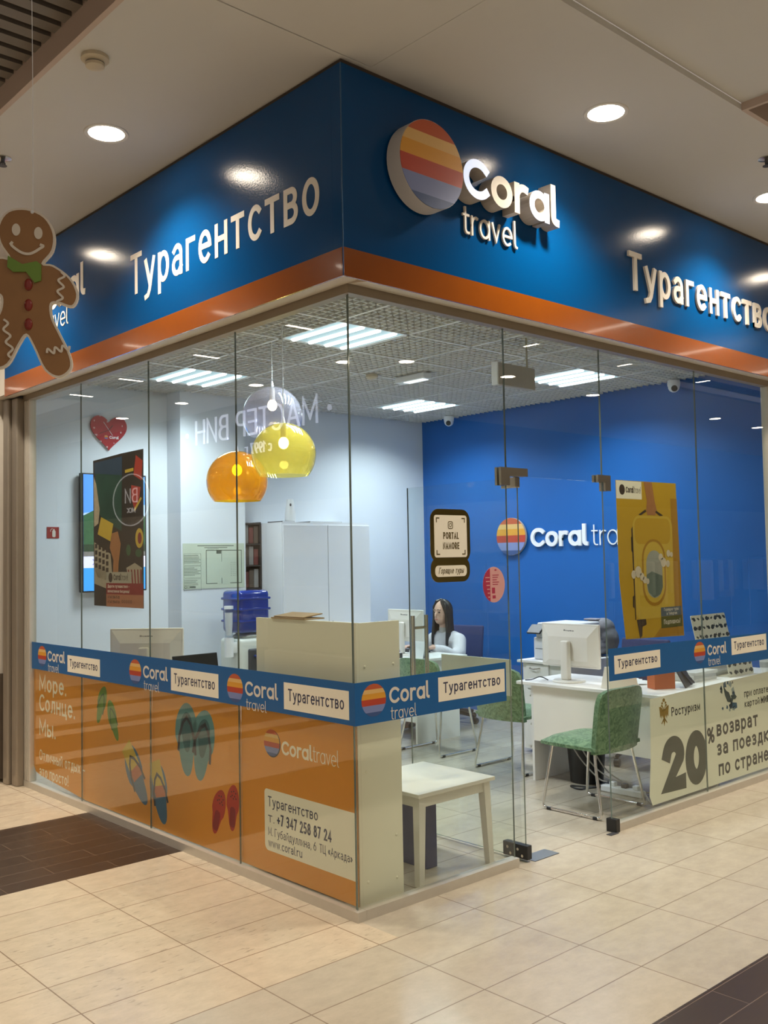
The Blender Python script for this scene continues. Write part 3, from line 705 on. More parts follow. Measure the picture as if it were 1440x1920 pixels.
part(b, 'slogan', SLOG, f1)
b = MB(); write(b, 'Отличный отдых –', -3.507, .212, .075, .0092, .735, FT0, FT0+.0004); part(b, 'small_slogan', SLOG, f1)
b = MB(); write(b, 'это просто!', -3.507, .098, .075, .0092, .48, FT0, FT0+.0004); part(b, 'small_slogan', SLOG, f1)
def insole(m, f=.62, dy=-.05):
    return lambda s, L, W, cx, cy, ang: fl(s, 'insole', [spin([(x*f, y*f+dy*L) for x, y in sole(L, W)], cx, cy, ang)], m, .0003)
GRD = mat('print_green_dark', (.05, .12, .05), .5, noise=.1)
sandal(f2, (-2.475, .815), (-2.585, .575), .098, GREEN, GRD); sandal(f2, (-2.425, .735), (-2.305, .495), .098, GREEN, GRD)
def tricolour(s, L, W, cx, cy, ang):
    fl(s, 'yellow_patch', [spin([(-W*.42, L*.5), (W*.30, L*.52), (W*.42, L*.1), (-W*.36, L*.12)], cx, cy, ang)], YEL, .0003)
    fl(s, 'coral_patch', [spin([(-W*.36, L*.12), (W*.42, L*.1), (W*.34, -L*.08), (-W*.30, -L*.06)], cx, cy, ang)], CORAL, .0003)
sandal(f2, (-2.19, .485), (-1.945, .165), .175, PBLUE, STRAP, tricolour)
sandal(f3, (-1.835, .435), (-1.735, .09), .175, PBLUE, STRAP, tricolour)
sandal(f3, (-1.475, .812), (-1.478, .405), .205, TEAL, STRAP, insole(TEALD, .55, .1)); sandal(f3, (-1.265, .790), (-1.355, .402), .20, TEAL, STRAP, insole(TEALD, .55, .1))
def clog(s, L, W, cx, cy, ang):
    fl(s, 'insole', [spin(rr(-W*.25, -L*.42, W*.25, L*.02, W*.2), cx, cy, ang)], REDD, .0003)
    fl(s, 'vent_hole', [spin(el(a*W, L*h, W*.045, n=10), cx, cy, ang) for a, h in ((-.2, .33), (0, .36), (.2, .33), (-.12, .26), (.12, .26), (-.24, .22), (.24, .22), (0, .2))], KINK, .0003)
sandal(f3, (-1.115, .385), (-1.205, .145), .105, REDP, None, clog); sandal(f3, (-1.005, .432), (-1.03, .19), .10, REDP, None, clog)
disc_stripes(f4, -.662, .694, .066, FT0+.0008, FT0+.0014, DC)
b = MB(); b.prism(el(-.658, .691, .068), FT0, FT0+.0008); part(b, 'disc_backing', STRAP, f4)
b = MB(); write(b, 'Coral', -.580, .648, .072, .0125, .245, FT0, FT0+.0008, GEO, .11); part(b, 'bold_word', SLOG, f4)
b = MB(); write(b, 'travel', -.328, .648, .072, .0042, .19, FT0, FT0+.0008, GEO, .14); part(b, 'thin_word', SLOG, f4)
pl = fl(f4, 'address_plate', [arc(-.70, .19, .03, .03, 180, 270, 5)+[(-.018, .16), (-.018, .462)]+arc(-.71, .442, .02, .02, 90, 180, 5)], PLATE)
b = MB(); q = FT0+.0004
write(b, 'Турагентство', -.70, .378, .050, .0055, .40, q, q+.0004); write(b, 'т.', -.70, .300, .048, .0045, .05, q, q+.0004); write(b, '+7 347 258 87 24', -.625, .298, .055, .0085, .425, q, q+.0004)
write(b, 'М. Губайдуллина, 6', -.70, .236, .040, .0036, .385, q, q+.0004); write(b, 'ТЦ «Аркада»', -.290, .236, .040, .0036, .238, q, q+.0004); write(b, 'www.coral.ru', -.70, .180, .040, .0042, .275, q, q+.0004)
part(b, 'lettering', INK, pl)

# ------------------------------------------------------------------ stickers and posters on the glass
GOLDM = mat('gold_mirror', (.45, .36, .12), .06, 1.0, noise=.03)
t = sheet('window_sticker', 'gold mirror sticker with two cream fields left of the door', 'sticker', 'R', 0, .632, 1.48)
b = MB(); b.prism(rr(.494, 1.575, .776, 1.838, .055), .0008, .003); b.prism(rr(.494, 1.478, .770, 1.60, .05), .0008, .0028); part(b, 'mirror_plate', GOLDM, t)
c1 = part(MB().prism(rr(.520, 1.600, .752, 1.808, .014), .003, .0038), 'cream_field', PLATE, t)
c2 = part(MB().prism(rr(.522, 1.505, .746, 1.560, .022), .003, .0038), 'cream_field', PLATE, t)
b = MB(); z0, z1 = .0038, .0042
write(b, 'PORTAL', .582, 1.690, .034, .006, .11, z0, z1); write(b, 'NAMORE', .579, 1.640, .034, .006, .116, z0, z1)
b.ribbon(rr(.618, 1.742, .650, 1.776, .008)+[rr(.618, 1.742, .650, 1.776, .008)[0]], .004, z0, z1); b.ribbon(arc(.634, 1.759, .008, .008, 0, 360), .0035, z0, z1); b.prism(el(.6435, 1.769, .002, n=8), z0, z1)
for sx, sy in ((.536, 1.793), (.736, 1.793), (.536, 1.615), (.736, 1.615)):
    ox = .018 if sx < .6 else -.018; oy = -.018 if sy > 1.7 else .018
    b.ribbon([(sx+ox, sy), (sx, sy), (sx, sy+oy)], .006, z0, z1)
part(b, 'lettering', mat('gold_print', (.16, .12, .04), .4, .5, noise=.1), c1)
b = MB(); write(b, 'Горящие туры', .545, 1.520, .030, .0035, .175, z0, z1, shear=.25); part(b, 'lettering', mat('gold_print', (.16, .12, .04)), c2)
t = sheet('window_sticker', 'oval pink and crimson sticker with small print left of the door', 'sticker', 'R', 0, .95, 1.364)
PK = mat('sticker_pink', (.70, .36, .34), .5, noise=.05); CR = mat('sticker_crimson', (.42, .03, .08), .5, noise=.05)
part(MB().prism(el(.951, 1.455, .085, .092), .0006, .0012), 'pink_oval', PK, t)
e_ = [(.951+.085*math.cos(math.radians(a)), 1.455+.092*math.sin(math.radians(a))) for a in range(110, 251, 10)]
part(MB().prism(e_, .0012, .0016), 'crimson_side', CR, t)
b = MB()
for k in range(5): b.prism(rc(.940, 1.502-k*.012, .940+.05-.008*(k % 3), 1.506-k*.012), .0012, .0016)
b.prism(el(.965, 1.53, .009, .004, 12), .0012, .0016).prism(rc(.935, 1.41, .958, 1.44), .0012, .0016).prism(rc(.938, 1.384, .962, 1.400), .0012, .0016)
part(b, 'small_print', CR, t)
b = MB()
for k in range(6): b.prism(rc(.885+.004*k, 1.49-k*.02, .918, 1.495-k*.02), .0016, .002)
part(b, 'small_print', PK, t)

# yellow suitcase poster (behind the glass)
PW = -.020
t = sheet('poster', 'yellow suitcase poster on the window right of the door', 'poster', 'R', 0, 2.43, 1.08)
PY = mat('poster_yellow', (.55, .33, .015), .5, noise=.05, nscale=3); PYD = mat('poster_ochre', (.40, .20, .01), .5, noise=.05); PYL = mat('poster_light_yellow', (.62, .42, .05), .5, noise=.05)
SKIN2 = mat('poster_skin', (.40, .17, .06), .5, noise=.15, nscale=30)
def pz(k): return PW+.0010+.00025*k, PW+.0010+.00025*(k+1)
def pp(name, polys, m, k, par):
    b = MB()
    for q in polys: b.prism(q, *pz(k))
    return part(b, name, m, par)
part(MB().prism([(2.09, 2.046), (2.76, 2.05), (2.775, 1.5), (2.805, 1.07), (2.15, 1.09), (2.10, 1.45)], PW, PW+.001), 'paper', PY, t)
pp('shaded_field', [[(2.69, 1.95), (2.765, 1.95), (2.80, 1.075), (2.45, 1.08), (2.70, 1.25)]], PYD, 0, t)
tg = pp('logo_tag', [rc(2.095, 1.935, 2.365, 2.044)], PLATE, 0, t)
b = MB(); b.prism(el(2.155, 1.99, .03, .032), *pz(1)); write(b, 'Coral', 2.195, 1.972, .04, .007, .085, *pz(1), GEO, .1); write(b, 'travel', 2.285, 1.972, .04, .0025, .07, *pz(1), GEO, .12); part(b, 'lettering', mat('poster_brown', (.05, .03, .02), .5, noise=.1), tg)
pp('forearm', [[(2.39, 2.048), (2.48, 2.048), (2.51, 1.92), (2.53, 1.87), (2.51, 1.84), (2.42, 1.84), (2.41, 1.87), (2.42, 1.93)]], SKIN2, 1, t)
sc = pp('suitcase_print', [rr(2.255, 1.20, 2.70, 1.835, .07)], PYL, 1, t)
PBR = mat('poster_brown', (.05, .03, .02))
pp('suitcase_edge', [[(2.24, 1.75), (2.255, 1.77), (2.265, 1.20), (2.255, 1.20)], [(2.235, 1.70), (2.25, 1.72), (2.25, 1.60), (2.235, 1.62)], [(2.235, 1.34), (2.25, 1.35), (2.25, 1.27), (2.235, 1.28)], [(2.32, 1.84), (2.40, 1.875), (2.41, 1.862), (2.35, 1.838)], [(2.52, 1.87), (2.60, 1.84), (2.56, 1.836), (2.51, 1.858)]], PBR, 2, t)
pp('upper_panel', [rr(2.275, 1.66, 2.675, 1.82, .05)], PY, 2, sc)
pp('window_surround', [rr(2.345, 1.275, 2.61, 1.69, .125)], PYD, 3, sc); pp('window_rim', [rr(2.362, 1.295, 2.592, 1.675, .112)], PYL, 4, sc)
pp('sky_view', [rr(2.39, 1.325, 2.57, 1.62, .085)], mat('poster_grey_sky', (.36, .37, .33), .5, noise=.15, nscale=10), 5, sc)
pp('wing_view', [[(2.392, 1.42), (2.39, 1.47), (2.45, 1.49), (2.568, 1.46), (2.57, 1.39), (2.54, 1.345), (2.47, 1.326), (2.41, 1.36)]], mat('poster_sea', (.12, .17, .15), .5, noise=.3, nscale=25), 6, sc)
CLD = mat('poster_cloud', (.66, .58, .46), .5, noise=.1)
pp('cloud_print', [el(2.30+dx, 1.49+dy, r) for dx, dy, r in ((0, 0, .035), (-.05, -.015, .025), (.04, -.03, .024))]+[el(2.37, 1.44, .022), el(2.40, 1.43, .018)]+[el(2.585+dx, 1.545+dy, r) for dx, dy, r in ((0, 0, .03), (-.03, .03, .025), (.05, -.01, .022))]+[el(2.645, 1.60, .022), el(2.68, 1.592, .016)], CLD, 7, t)
pp('wheel_print', [[(2.27, 1.20), (2.37, 1.20), (2.375, 1.165), (2.33, 1.155), (2.325, 1.10), (2.30, 1.085)]], PBR, 2, t)
p1 = pp('blue_caption', [rc(2.54, 1.205, 2.78, 1.262)], mat('poster_slate', (.10, .13, .17), .5, noise=.05), 2, t)
b = MB(); write(b, 'Горящие туры', 2.575, 1.238, .019, .0028, .17, *pz(3)); write(b, 'в Telegram', 2.605, 1.212, .019, .0028, .12, *pz(3)); part(b, 'lettering', LETW, p1)
p2 = pp('green_caption', [rc(2.54, 1.132, 2.785, 1.204)], mat('poster_olive', (.10, .10, .015), .5, noise=.05), 2, t)
b = MB(); write(b, 'Подпишись!', 2.57, 1.155, .030, .0042, .19, *pz(3)); part(b, 'lettering', LETW, p2)
# collage poster on the left glass
t = sheet('poster', 'dark collage poster with a red caption on the left window, in front of the screen', 'poster', 'L', 0, -2.3, 1.32)
part(MB().prism([(-2.645, 2.275), (-2.25, 2.288), (-1.966, 2.290), (-1.972, 1.325), (-2.635, 1.328)], PW, PW+.001), 'paper', mat('poster_wood', (.035, .022, .015), .5, noise=.3, nscale=12), t)
pp('tablet_print', [[(-2.63, 2.26), (-2.24, 2.27), (-2.25, 1.80), (-2.44, 1.86), (-2.56, 1.92)]], mat('poster_lagoon', (.025, .075, .055), .5, noise=.5, nscale=5), 0, t)
pp('tablet_top_print', [[(-2.63, 2.26), (-2.24, 2.27), (-2.24, 2.15), (-2.62, 2.19)]], mat('poster_deep_blue', (.03, .06, .11), .5, noise=.2), 1, t)
pp('beach_print', [[(-2.635, 2.17), (-2.60, 2.12), (-2.55, 1.95), (-2.57, 1.86), (-2.63, 1.84)]], mat('poster_sand', (.52, .42, .30), .5, noise=.3, nscale=40), 2, t)
pp('laptop_print', [[(-2.63, 1.74), (-2.40, 1.66), (-2.38, 1.54), (-2.42, 1.50), (-2.45, 1.49), (-2.62, 1.52)]], mat('poster_beige', (.42, .36, .27), .5, noise=.05), 2, t)
pp('laptop_print', [[(-2.63, 1.60), (-2.42, 1.55), (-2.38, 1.46), (-2.46, 1.44), (-2.63, 1.47)]], mat('poster_beige', (.42, .36, .27)), 2, t)
pp('keys_print', [rc(-2.62+c*.052, 1.70-r_*.042-c*.010, -2.585+c*.052, 1.728-r_*.042-c*.010) for r_ in range(4) for c in range(4)], PBR, 3, t)
pp('card_print', [[(-2.53, 1.90), (-2.36, 1.85), (-2.40, 1.74), (-2.58, 1.79)]], YEL, 3, t)
pp('arm_print', [[(-2.38, 1.79), (-2.30, 1.80), (-2.26, 1.72), (-2.29, 1.60), (-2.30, 1.50), (-2.37, 1.50), (-2.36, 1.62), (-2.41, 1.70)]], SKIN2, 4, t)
pp('fruit_print', [[(-2.06, 2.26), (-2.09, 2.14), (-1.99, 2.10), (-1.975, 2.22)], [(-2.12, 2.08), (-2.0, 2.06), (-2.02, 1.99), (-2.08, 1.93), (-2.12, 2.0)]], REDP, 2, t)
pp('rind_print', [[(-2.08, 1.935), (-2.0, 2.00), (-1.985, 1.99), (-2.075, 1.915)], [(-2.20, 2.18), (-2.09, 2.185), (-2.09, 2.165), (-2.20, 2.16)], el(-2.02, 1.75, .05, .06)], YEL, 3, t)
pp('fruit_core_print', [el(-2.015, 1.75, .025, .035)], REDD, 4, t)
pp('bag_print', [[(-2.19, 1.57), (-2.08, 1.60), (-1.99, 1.57), (-1.98, 1.44), (-2.13, 1.44)]], mat('poster_beige', (.42, .36, .27)), 2, t)
pp('bag_stripe_print', [[(-2.17+k*.04, 1.56), (-2.155+k*.04, 1.56), (-2.13+k*.035, 1.44), (-2.145+k*.035, 1.44)] for k in range(5)], REDD, 3, t)
pp('leaf_print', [el(-2.03, 1.66, .04, .025), el(-2.16, 1.68, .03, .035), el(-2.0, 1.50, .02, .06)], GRD, 2, t)
tg = pp('logo_tag', [rc(-2.46, 1.475, -2.12, 1.545)], mat('poster_grey_tag', (.40, .37, .30), .5, noise=.05), 5, t)
b = MB(); b.prism(el(-2.40, 1.51, .028, .03), *pz(6)); write(b, 'Coral', -2.36, 1.493, .04, .007, .10, *pz(6), GEO, .1); write(b, 'travel', -2.255, 1.493, .04, .0025, .09, *pz(6), GEO, .12); part(b, 'lettering', PBR, tg)
tg = pp('red_caption', [rc(-2.46, 1.405, -1.974, 1.475)], REDD, 5, t)
b = MB(); write(b, 'Дарите путешествия –'.replace('ш', 'ш'), -2.44, 1.446, .020, .003, .29, *pz(6)); write(b, 'впечатления бесценны!', -2.44, 1.415, .020, .003, .29, *pz(6)); part(b, 'lettering', LETW, tg)
tg = pp('salmon_caption', [rc(-2.46, 1.326, -1.974, 1.405)], mat('poster_salmon', (.42, .17, .09), .5, noise=.05), 5, t)
b = MB(); write(b, '+7 347 258-75-20', -2.44, 1.378, .018, .0028, .16, *pz(6)); write(b, '+7 347 258-87-24', -2.44, 1.348, .018, .0028, .16, *pz(6))
for k in range(5): b.ribbon(arc(-2.24+k*.028, 1.362, .008, .008, 0, 360), .003, *pz(6))
part(b, 'lettering', PBR, tg)
# big discount banner behind the right glass
BW = -.032
t = sheet('banner', 'cream discount banner with a huge 20% behind the lower right windows', 'banner', 'R', 0, 3.0, .05)
part(MB().prism([(2.405, .705), (3.985, .735), (3.985, .06), (2.40, .06), (2.37, .12), (2.395, .35)], BW, BW+.0015), 'sheet', mat('banner_cream', (.89, .88, .73), .5, noise=.03, nscale=3), t)
z = (BW+.0018, BW+.0024); DG = mat('banner_dark_green', (.055, .065, .045), .5, noise=.08)
b = MB(); write(b, '20', 2.525, .100, .348, .100, .53, *z, gap=.02); part(b, 'big_figures', DG, t)
b = MB(); write(b, '%', 3.066, .338, .104, .017, .092, *z); write(b, 'возврат', 3.19, .371, .104, .0175, .57, *z); write(b, 'за поездки', 3.186, .243, .102, .0175, .81, *z)
write(b, 'по стране', 3.20, .108, .102, .0175, .70, *z); part(b, 'bold_text', mat('banner_black', (.02, .022, .02), .5, noise=.08), t)
b = MB(); write(b, 'Ростуризм', 2.643, .572, .056, .0075, .344, *z); part(b, 'small_text', KINK, t)
b = MB(); write(b, 'при оплате', 3.58, .589, .050, .0062, .35, *z); part(b, 'small_text', KINK, t)
b = MB(); write(b, 'картой', 3.582, .520, .047, .0062, .215, *z); write(b, 'МИР', 3.815, .520, .047, .012, .13, *z); part(b, 'small_text', KINK, t)
EG = mat('emblem_gold', (.42, .27, .06), .4, .4, noise=.15, nscale=40); b = MB()   # two-headed eagle crest
ex, ey = 2.558, .607
b.prism([(ex-.012, ey+.02), (ex+.012, ey+.02), (ex+.018, ey-.02), (ex, ey-.05), (ex-.018, ey-.02)], *z)
for sg in (-1, 1):
    b.prism([(ex+sg*.01, ey+.015), (ex+sg*.03, ey+.035), (ex+sg*.055, ey+.04), (ex+sg*.05, ey+.01), (ex+sg*.046, ey-.03), (ex+sg*.034, ey-.015), (ex+sg*.028, ey-.04), (ex+sg*.018, ey-.012)], *z)
    b.ribbon([(ex+sg*.004, ey+.015), (ex+sg*.014, ey+.035), (ex+sg*.022, ey+.045), (ex+sg*.03, ey+.042)], .009, *z); b.ribbon([(ex+sg*.006, ey-.04), (ex+sg*.028, ey-.065)], .008, *z)
    b.prism([(ex+sg*.012, ey+.052), (ex+sg*.026, ey+.052), (ex+sg*.028, ey+.062), (ex+sg*.019, ey+.066), (ex+sg*.011, ey+.062)], *z)
b.prism([(ex-.012, ey+.066), (ex+.012, ey+.066), (ex+.014, ey+.08), (ex, ey+.088), (ex-.014, ey+.08)], *z); b.prism([(ex-.014, ey-.045), (ex+.014, ey-.045), (ex, ey-.085)], *z)
part(b, 'crest', EG, t)
pc = [mat('shard_slate', (.07, .10, .10), .5, noise=.1), mat('shard_blue', (.05, .13, .22), .5, noise=.1), mat('shard_light', (.35, .42, .42), .5, noise=.1)]
rnd = random.Random(3); bs = [MB(), MB(), MB()]
for k in range(26):
    cx, cy = 3.26+rnd.random()*.19, .52+rnd.random()*.19; r_ = .010+rnd.random()*.018
    if math.hypot((cx-3.35)/.09, (cy-.62)/.09) < .5: continue
    a0 = rnd.random()*360; bs[k % 3].prism(spin([(-r_, 0), (0, r_*.9), (r_*.9, r_*.3), (r_*.4, -r_*.8)], cx, cy, a0), *z)
bs[0].prism([(3.295, .70), (3.335, .66), (3.37, .645), (3.395, .60), (3.39, .575), (3.345, .585), (3.315, .63)], *z); bs[1].prism([(3.385, .54), (3.44, .525), (3.475, .53), (3.47, .565), (3.40, .575)], *z)
for q, m_ in zip(bs, pc): part(q, 'mosaic_print', m_, t)

# ------------------------------------------------------------------ pendants
def shade_mat(name, tint, haze, hcol, sc): return clear_mat(name, tint, 1.6, 1.5, sc, haze, hcol)
SH_O = shade_mat('orange_acrylic', (.99, .80, .06), .30, (1.0, .62, .02), (1, .85, .6)); SH_Y = shade_mat('yellow_acrylic', (.975, .94, .60), .20, (1.0, .92, .40), (1, .97, .8)); SH_G = shade_mat('smoke_acrylic', (.84, .84, .89), .13, (.80, .81, .92), (1, 1, 1))
BULB = mat('warm_bulb', (1, .85, .6), .5, emit=16, ecol=(1, .80, .50))
def pendant(x, y, zc, m, label, dz):
    R = .206
    t = thing('pendant_lamp', label, 'lamp', (x, y, zc-.15), group='dome pendants over the left desk')
    prof = [(R*math.cos(math.radians(a)), R*math.sin(math.radians(a))) for a in range(-40, 88, 6)]+[(.012, R)]
    prof2 = [(r-.003 if r > .013 else r, z_-(.003 if z_ > .1 else 0)) for r, z_ in reversed(prof)]
    b = MB(); b.lathe(prof+[(.012, R-.003)]+prof2[1:]+[prof[0]], 48, (x, y, zc)); part(b, 'shade', m, t, True)
    b = MB(); b.tube([(x, y, zc+R), (x, y, ZC+.01)], .0028, 8); part(b, 'cord', LETB, t, True)
    b = MB(); b.lathe([(0, .035), (.006, .03), (.012, .0), (.014, -.01), (0, -.01)], 16, (x, y, zc+R+.004)); part(b, 'cord_grip', LETB, t, True)
    b = MB(); b.tube([(x, y, zc+R-.01), (x, y, zc+R-.095)], .019, 14); part(b, 'socket', mat('socket_pale', (.68, .62, .50), .5, noise=.03), t, True)
    b = MB(); b.ball((x, y, zc+R-.13), .033, .033, .038); part(b, 'bulb', BULB, t, True)
pendant(.815, 2.153, 2.137, SH_O, 'orange dome pendant, lowest of the three', 0)
pendant(.818, 1.624, 2.268, SH_Y, 'yellow dome pendant, between the grey and the orange one', 0)
pendant(1.038, 2.048, 2.585, SH_G, 'grey smoked dome pendant, highest of the three', 0)

# ------------------------------------------------------------------ mall ceiling fittings
t = thing('smoke_detector', 'beige smoke detector on the ceiling near the slatted strip', 'detector', (-.975, .52, ZM))
IV = mat('ivory_plastic', (.60, .52, .38), .5, noise=.03)
b = MB(); b.lathe([(0, 0), (.058, 0), (.060, -.016), (.052, -.022), (.040, -.024), (.040, -.03)], 28, (-.975, .52, ZM)); part(b, 'base', IV, t, True)
b = MB(); b.lathe([(.030, -.024), (.042, -.034), (.040, -.046), (.022, -.054), (0, -.055)], 28, (-.975, .52, ZM)); part(b, 'cap', IV, t, True)
b = MB(); b.lathe([(.033, -.026), (.041, -.030), (.041, -.035), (.036, -.037)], 28, (-.975, .52, ZM)); part(b, 'air_slot', DARK, t)
def sprinkler(x, y, label):
    t = thing('sprinkler', label, 'sprinkler', (x, y, ZM), group='ceiling sprinklers')
    b = MB(); b.lathe([(0, 0), (.045, 0), (.045, -.004), (.022, -.010), (0, -.010)], 24, (x, y, ZM)); part(b, 'rosette', STEEL, t, True)
    b = MB(); b.tube([(x, y, ZM-.01), (x, y, ZM-.03)], .010, 10).lathe([(0, -.042), (.022, -.042), (.022, -.045), (0, -.045)], 16, (x, y, ZM)); b.tube([(x+.012, y, ZM-.025), (x+.012, y, ZM-.043)], .003, 6).tube([(x-.012, y, ZM-.025), (x-.012, y, ZM-.043)], .003, 6); part(b, 'head', DARK, t)
sprinkler(-.884, 1.818, 'small sprinkler at the left edge of the photo, above the gingerbread man')
sprinkler(2.349, -.859, 'small sprinkler at the right edge of the photo')

# gingerbread man hanging in the aisle
gx, gy, gz = -1.64, -.395, 2.455
n_ = Vector((-.60, -.80, 0)).normalized()          # the board's face
t = bpy.data.objects.new('gingerbread_decoration', None); COL.objects.link(t)
ux = Vector((0, 0, 1)).cross(n_).normalized()
t.matrix_world = Matrix(((ux.x, 0, n_.x, gx), (ux.y, 0, n_.y, gy), (ux.z, 1, n_.z, gz), (0, 0, 0, 1)))
tag(t, 'hanging gingerbread man board with a green bow tie, at the left edge', 'decoration')
GB = mat('gingerbread_brown', (.33, .165, .06), .55, noise=.18, nscale=9); ICE = mat('icing_white', (.78, .70, .58), .5, noise=.03)
def smooth(pts, n=5):
    out = []; m = len(pts)
    for i in range(m):
        p0, p1, p2, p3 = [Vector(pts[(i+k-1) % m]) for k in range(4)]
        for j in range(n):
            s = j/n; out.append(tuple(.5*((2*p1)+(p2-p0)*s+(2*p0-5*p1+4*p2-p3)*s*s+(3*p1-p0-3*p2+p3)*s**3)))
    return out
def openc(pts, n=5):
    q = smooth(pts, n); return q[:(len(pts)-1)*n]+[pts[-1]]
half = [(0, .248), (.050, .232), (.076, .185), (.072, .130), (.045, .085), (.075, .082), (.120, .052), (.142, .005), (.128, -.035), (.090, -.030), (.068, -.038), (.070, -.080), (.090, -.125), (.120, -.190), (.122, -.232), (.090, -.262), (.052, -.245), (.022, -.180), (0, -.145)]
half = [(x*1.0, y) for x, y in half]
OUT = [(x, y) for x, y in half]+[(-x, y) for x, y in half[-2:0:-1]]
OUT = [(-x, y) for x, y in OUT]
bend = lambda p: (p[0]*1.08+.02*(p[1] < -.05)*0, p[1]-p[0]*.16)
OUTS = smooth([bend(p) for p in OUT], 4)
part(MB().prism(OUTS, -.007, .007), 'board', GB, t)
b = MB(); b.ribbon([(x*1.0, y) for x, y in OUTS]+[OUTS[0]], .006, -.0075, .0078); part(b, 'icing_rim', ICE, t)
w0, w1 = .0071, .0105
b = MB()
b.ribbon(openc([bend(p) for p in [(-.040, .135), (-.020, .112), (.008, .108), (.036, .128), (.042, .142)]]), .008, w0, w1)
part(b, 'smile', ICE, t)
for sx in (-.028, .034): part(MB().prism(el(*bend((sx, .178)), .0125, .019), w0, w1), 'eye', ICE, t)
def wave(pts, a=.012, n=7):
    out = []
    (x0, y0), (x1, y1) = pts; L = math.hypot(x1-x0, y1-y0); nx, ny = -(y1-y0)/L, (x1-x0)/L
    for k in range(n*6+1):
        s = k/(n*6); o = a*math.sin(s*n*PI); out.append(bend((x0+(x1-x0)*s+nx*o, y0+(y1-y0)*s+ny*o)))
    return out
for p in (((-.095, .085), (-.085, -.040)), ((.100, .065), (.092, -.040)), ((-.060, -.110), (-.040, -.225)), ((.058, -.190), (.120, -.165))):
    part(MB().ribbon(wave(p, .008, 6), .0065, w0, w1), 'icing_wave', ICE, t)
b = MB(); b.prism([bend(p) for p in [(-.050, .092), (-.010, .072), (.030, .088), (.042, .080), (.042, .030), (.024, .020), (0, .050), (-.036, .044), (-.052, .056)]], w0, .013); part(b, 'bow_tie', mat('bow_green', (.17, .30, .04), .5, noise=.1), t)
for yy in (.012, -.052, -.112):
    b = MB(); b.ball((*bend((.006, yy)), .008), .0125, .019, .007); part(b, 'button', mat('candy_red', (.25, .03, .02), .25, noise=.1), t, True)
b = MB(); b.tube([(.018, .235, 0), (.018, .60, 0), (.010, 1.46, 0)], .0011, 6); part(b, 'string', LETB, t)
b = MB(); b.ball((.018, .240, .006), .006); part(b, 'knot', LETB, t)

# ------------------------------------------------------------------ things on the back wall and ceiling of the shop
t = sheet('heart_clock', 'red heart shaped clock on the white back wall', 'clock', 'R', 4.33, .954, 2.55)
HE = []
for k in range(60):
    a = 2*PI*k/60; HE.append((.954+.166*math.copysign(abs(math.sin(a))**2.3, math.sin(a)), 2.735+.0105*(13*math.cos(a)-4.4*math.cos(2*a)-1.6*math.cos(3*a)-.9*math.cos(4*a))))
part(MB().prism(HE, .012, .022), 'face', mat('clock_red', (.40, .02, .025), .35, noise=.04), t)
part(MB().prism([( .954+(x-.954)*.9, 2.72+(y-2.72)*.9) for x, y in HE], .0, .012), 'backing', mat('clock_backing', (.72, .62, .58), .5, noise=.03), t)
b = MB()
for s_, x, y in (('XII', .952, 2.800), ('I', 1.040, 2.835), ('II', 1.085, 2.772), ('III', 1.075, 2.715), ('V', 1.0, 2.618), ('VI', .940, 2.582), ('VII', .885, 2.627), ('VIII', .848, 2.680), ('IX', .825, 2.738), ('X', .822, 2.800), ('XI', .878, 2.846)): write(b, s_, x-.006*len(s_), y, .014, .0022, None, .022, .0225)
b.ribbon([(.904, 2.800), (.985, 2.690)], .003, .024, .026)
write(b, 'Coral', .958, 2.662, .026, .0048, .085, .022, .0225, GEO, .1)
part(b, 'white_marks', LETB, t)
b = MB(); b.ribbon([(.985, 2.775), (.950, 2.735)], .005, .026, .028); b.ribbon([(.95, 2.735), (.865, 2.70)], .004, .026, .028); part(b, 'clock_hands', KINK, t)
disc_stripes(t, .928, 2.674, .017, .022, .0225, DC)
t = sheet('fire_sign', 'small square red fire extinguisher sign on the white wall at the far left', 'sign', 'R', 4.33, .47, 1.80)
pl = part(MB().prism(rc(.418, 1.812, .520, 1.905), .001, .004), 'plate', mat('sign_red', (.33, .035, .03), .5, noise=.05), t)
b = MB(); b.prism(rr(.462, 1.822, .490, 1.878, .01), .004, .005).prism(rc(.470, 1.876, .482, 1.888), .004, .005); b.ribbon(arc(.462, 1.872, .014, .018, 80, 190), .005, .004, .005); part(b, 'pictogram', LETW, pl)
t = sheet('wall_screen', 'upright television on the back wall, partly behind the collage poster', 'television', 'R', 4.33, .975, 1.36)
part(MB().rbox(.682, 1.272, 1.362, 2.356, .02, .075, .006), 'casing', BLACK, t)
part(MB().rbox(.85, 1.10, 1.70, 2.0, .0, .02, .003), 'wall_bracket', DARK, t)
def scr(name, c, e): return mat(name, c, .3, emit=e, ecol=c, noise=0)
sc = part(MB().prism(rc(.697, 1.375, 1.257, 2.343), .0752, .0760), 'screen', scr('screen_sky', (.10, .30, .85), .75), t)
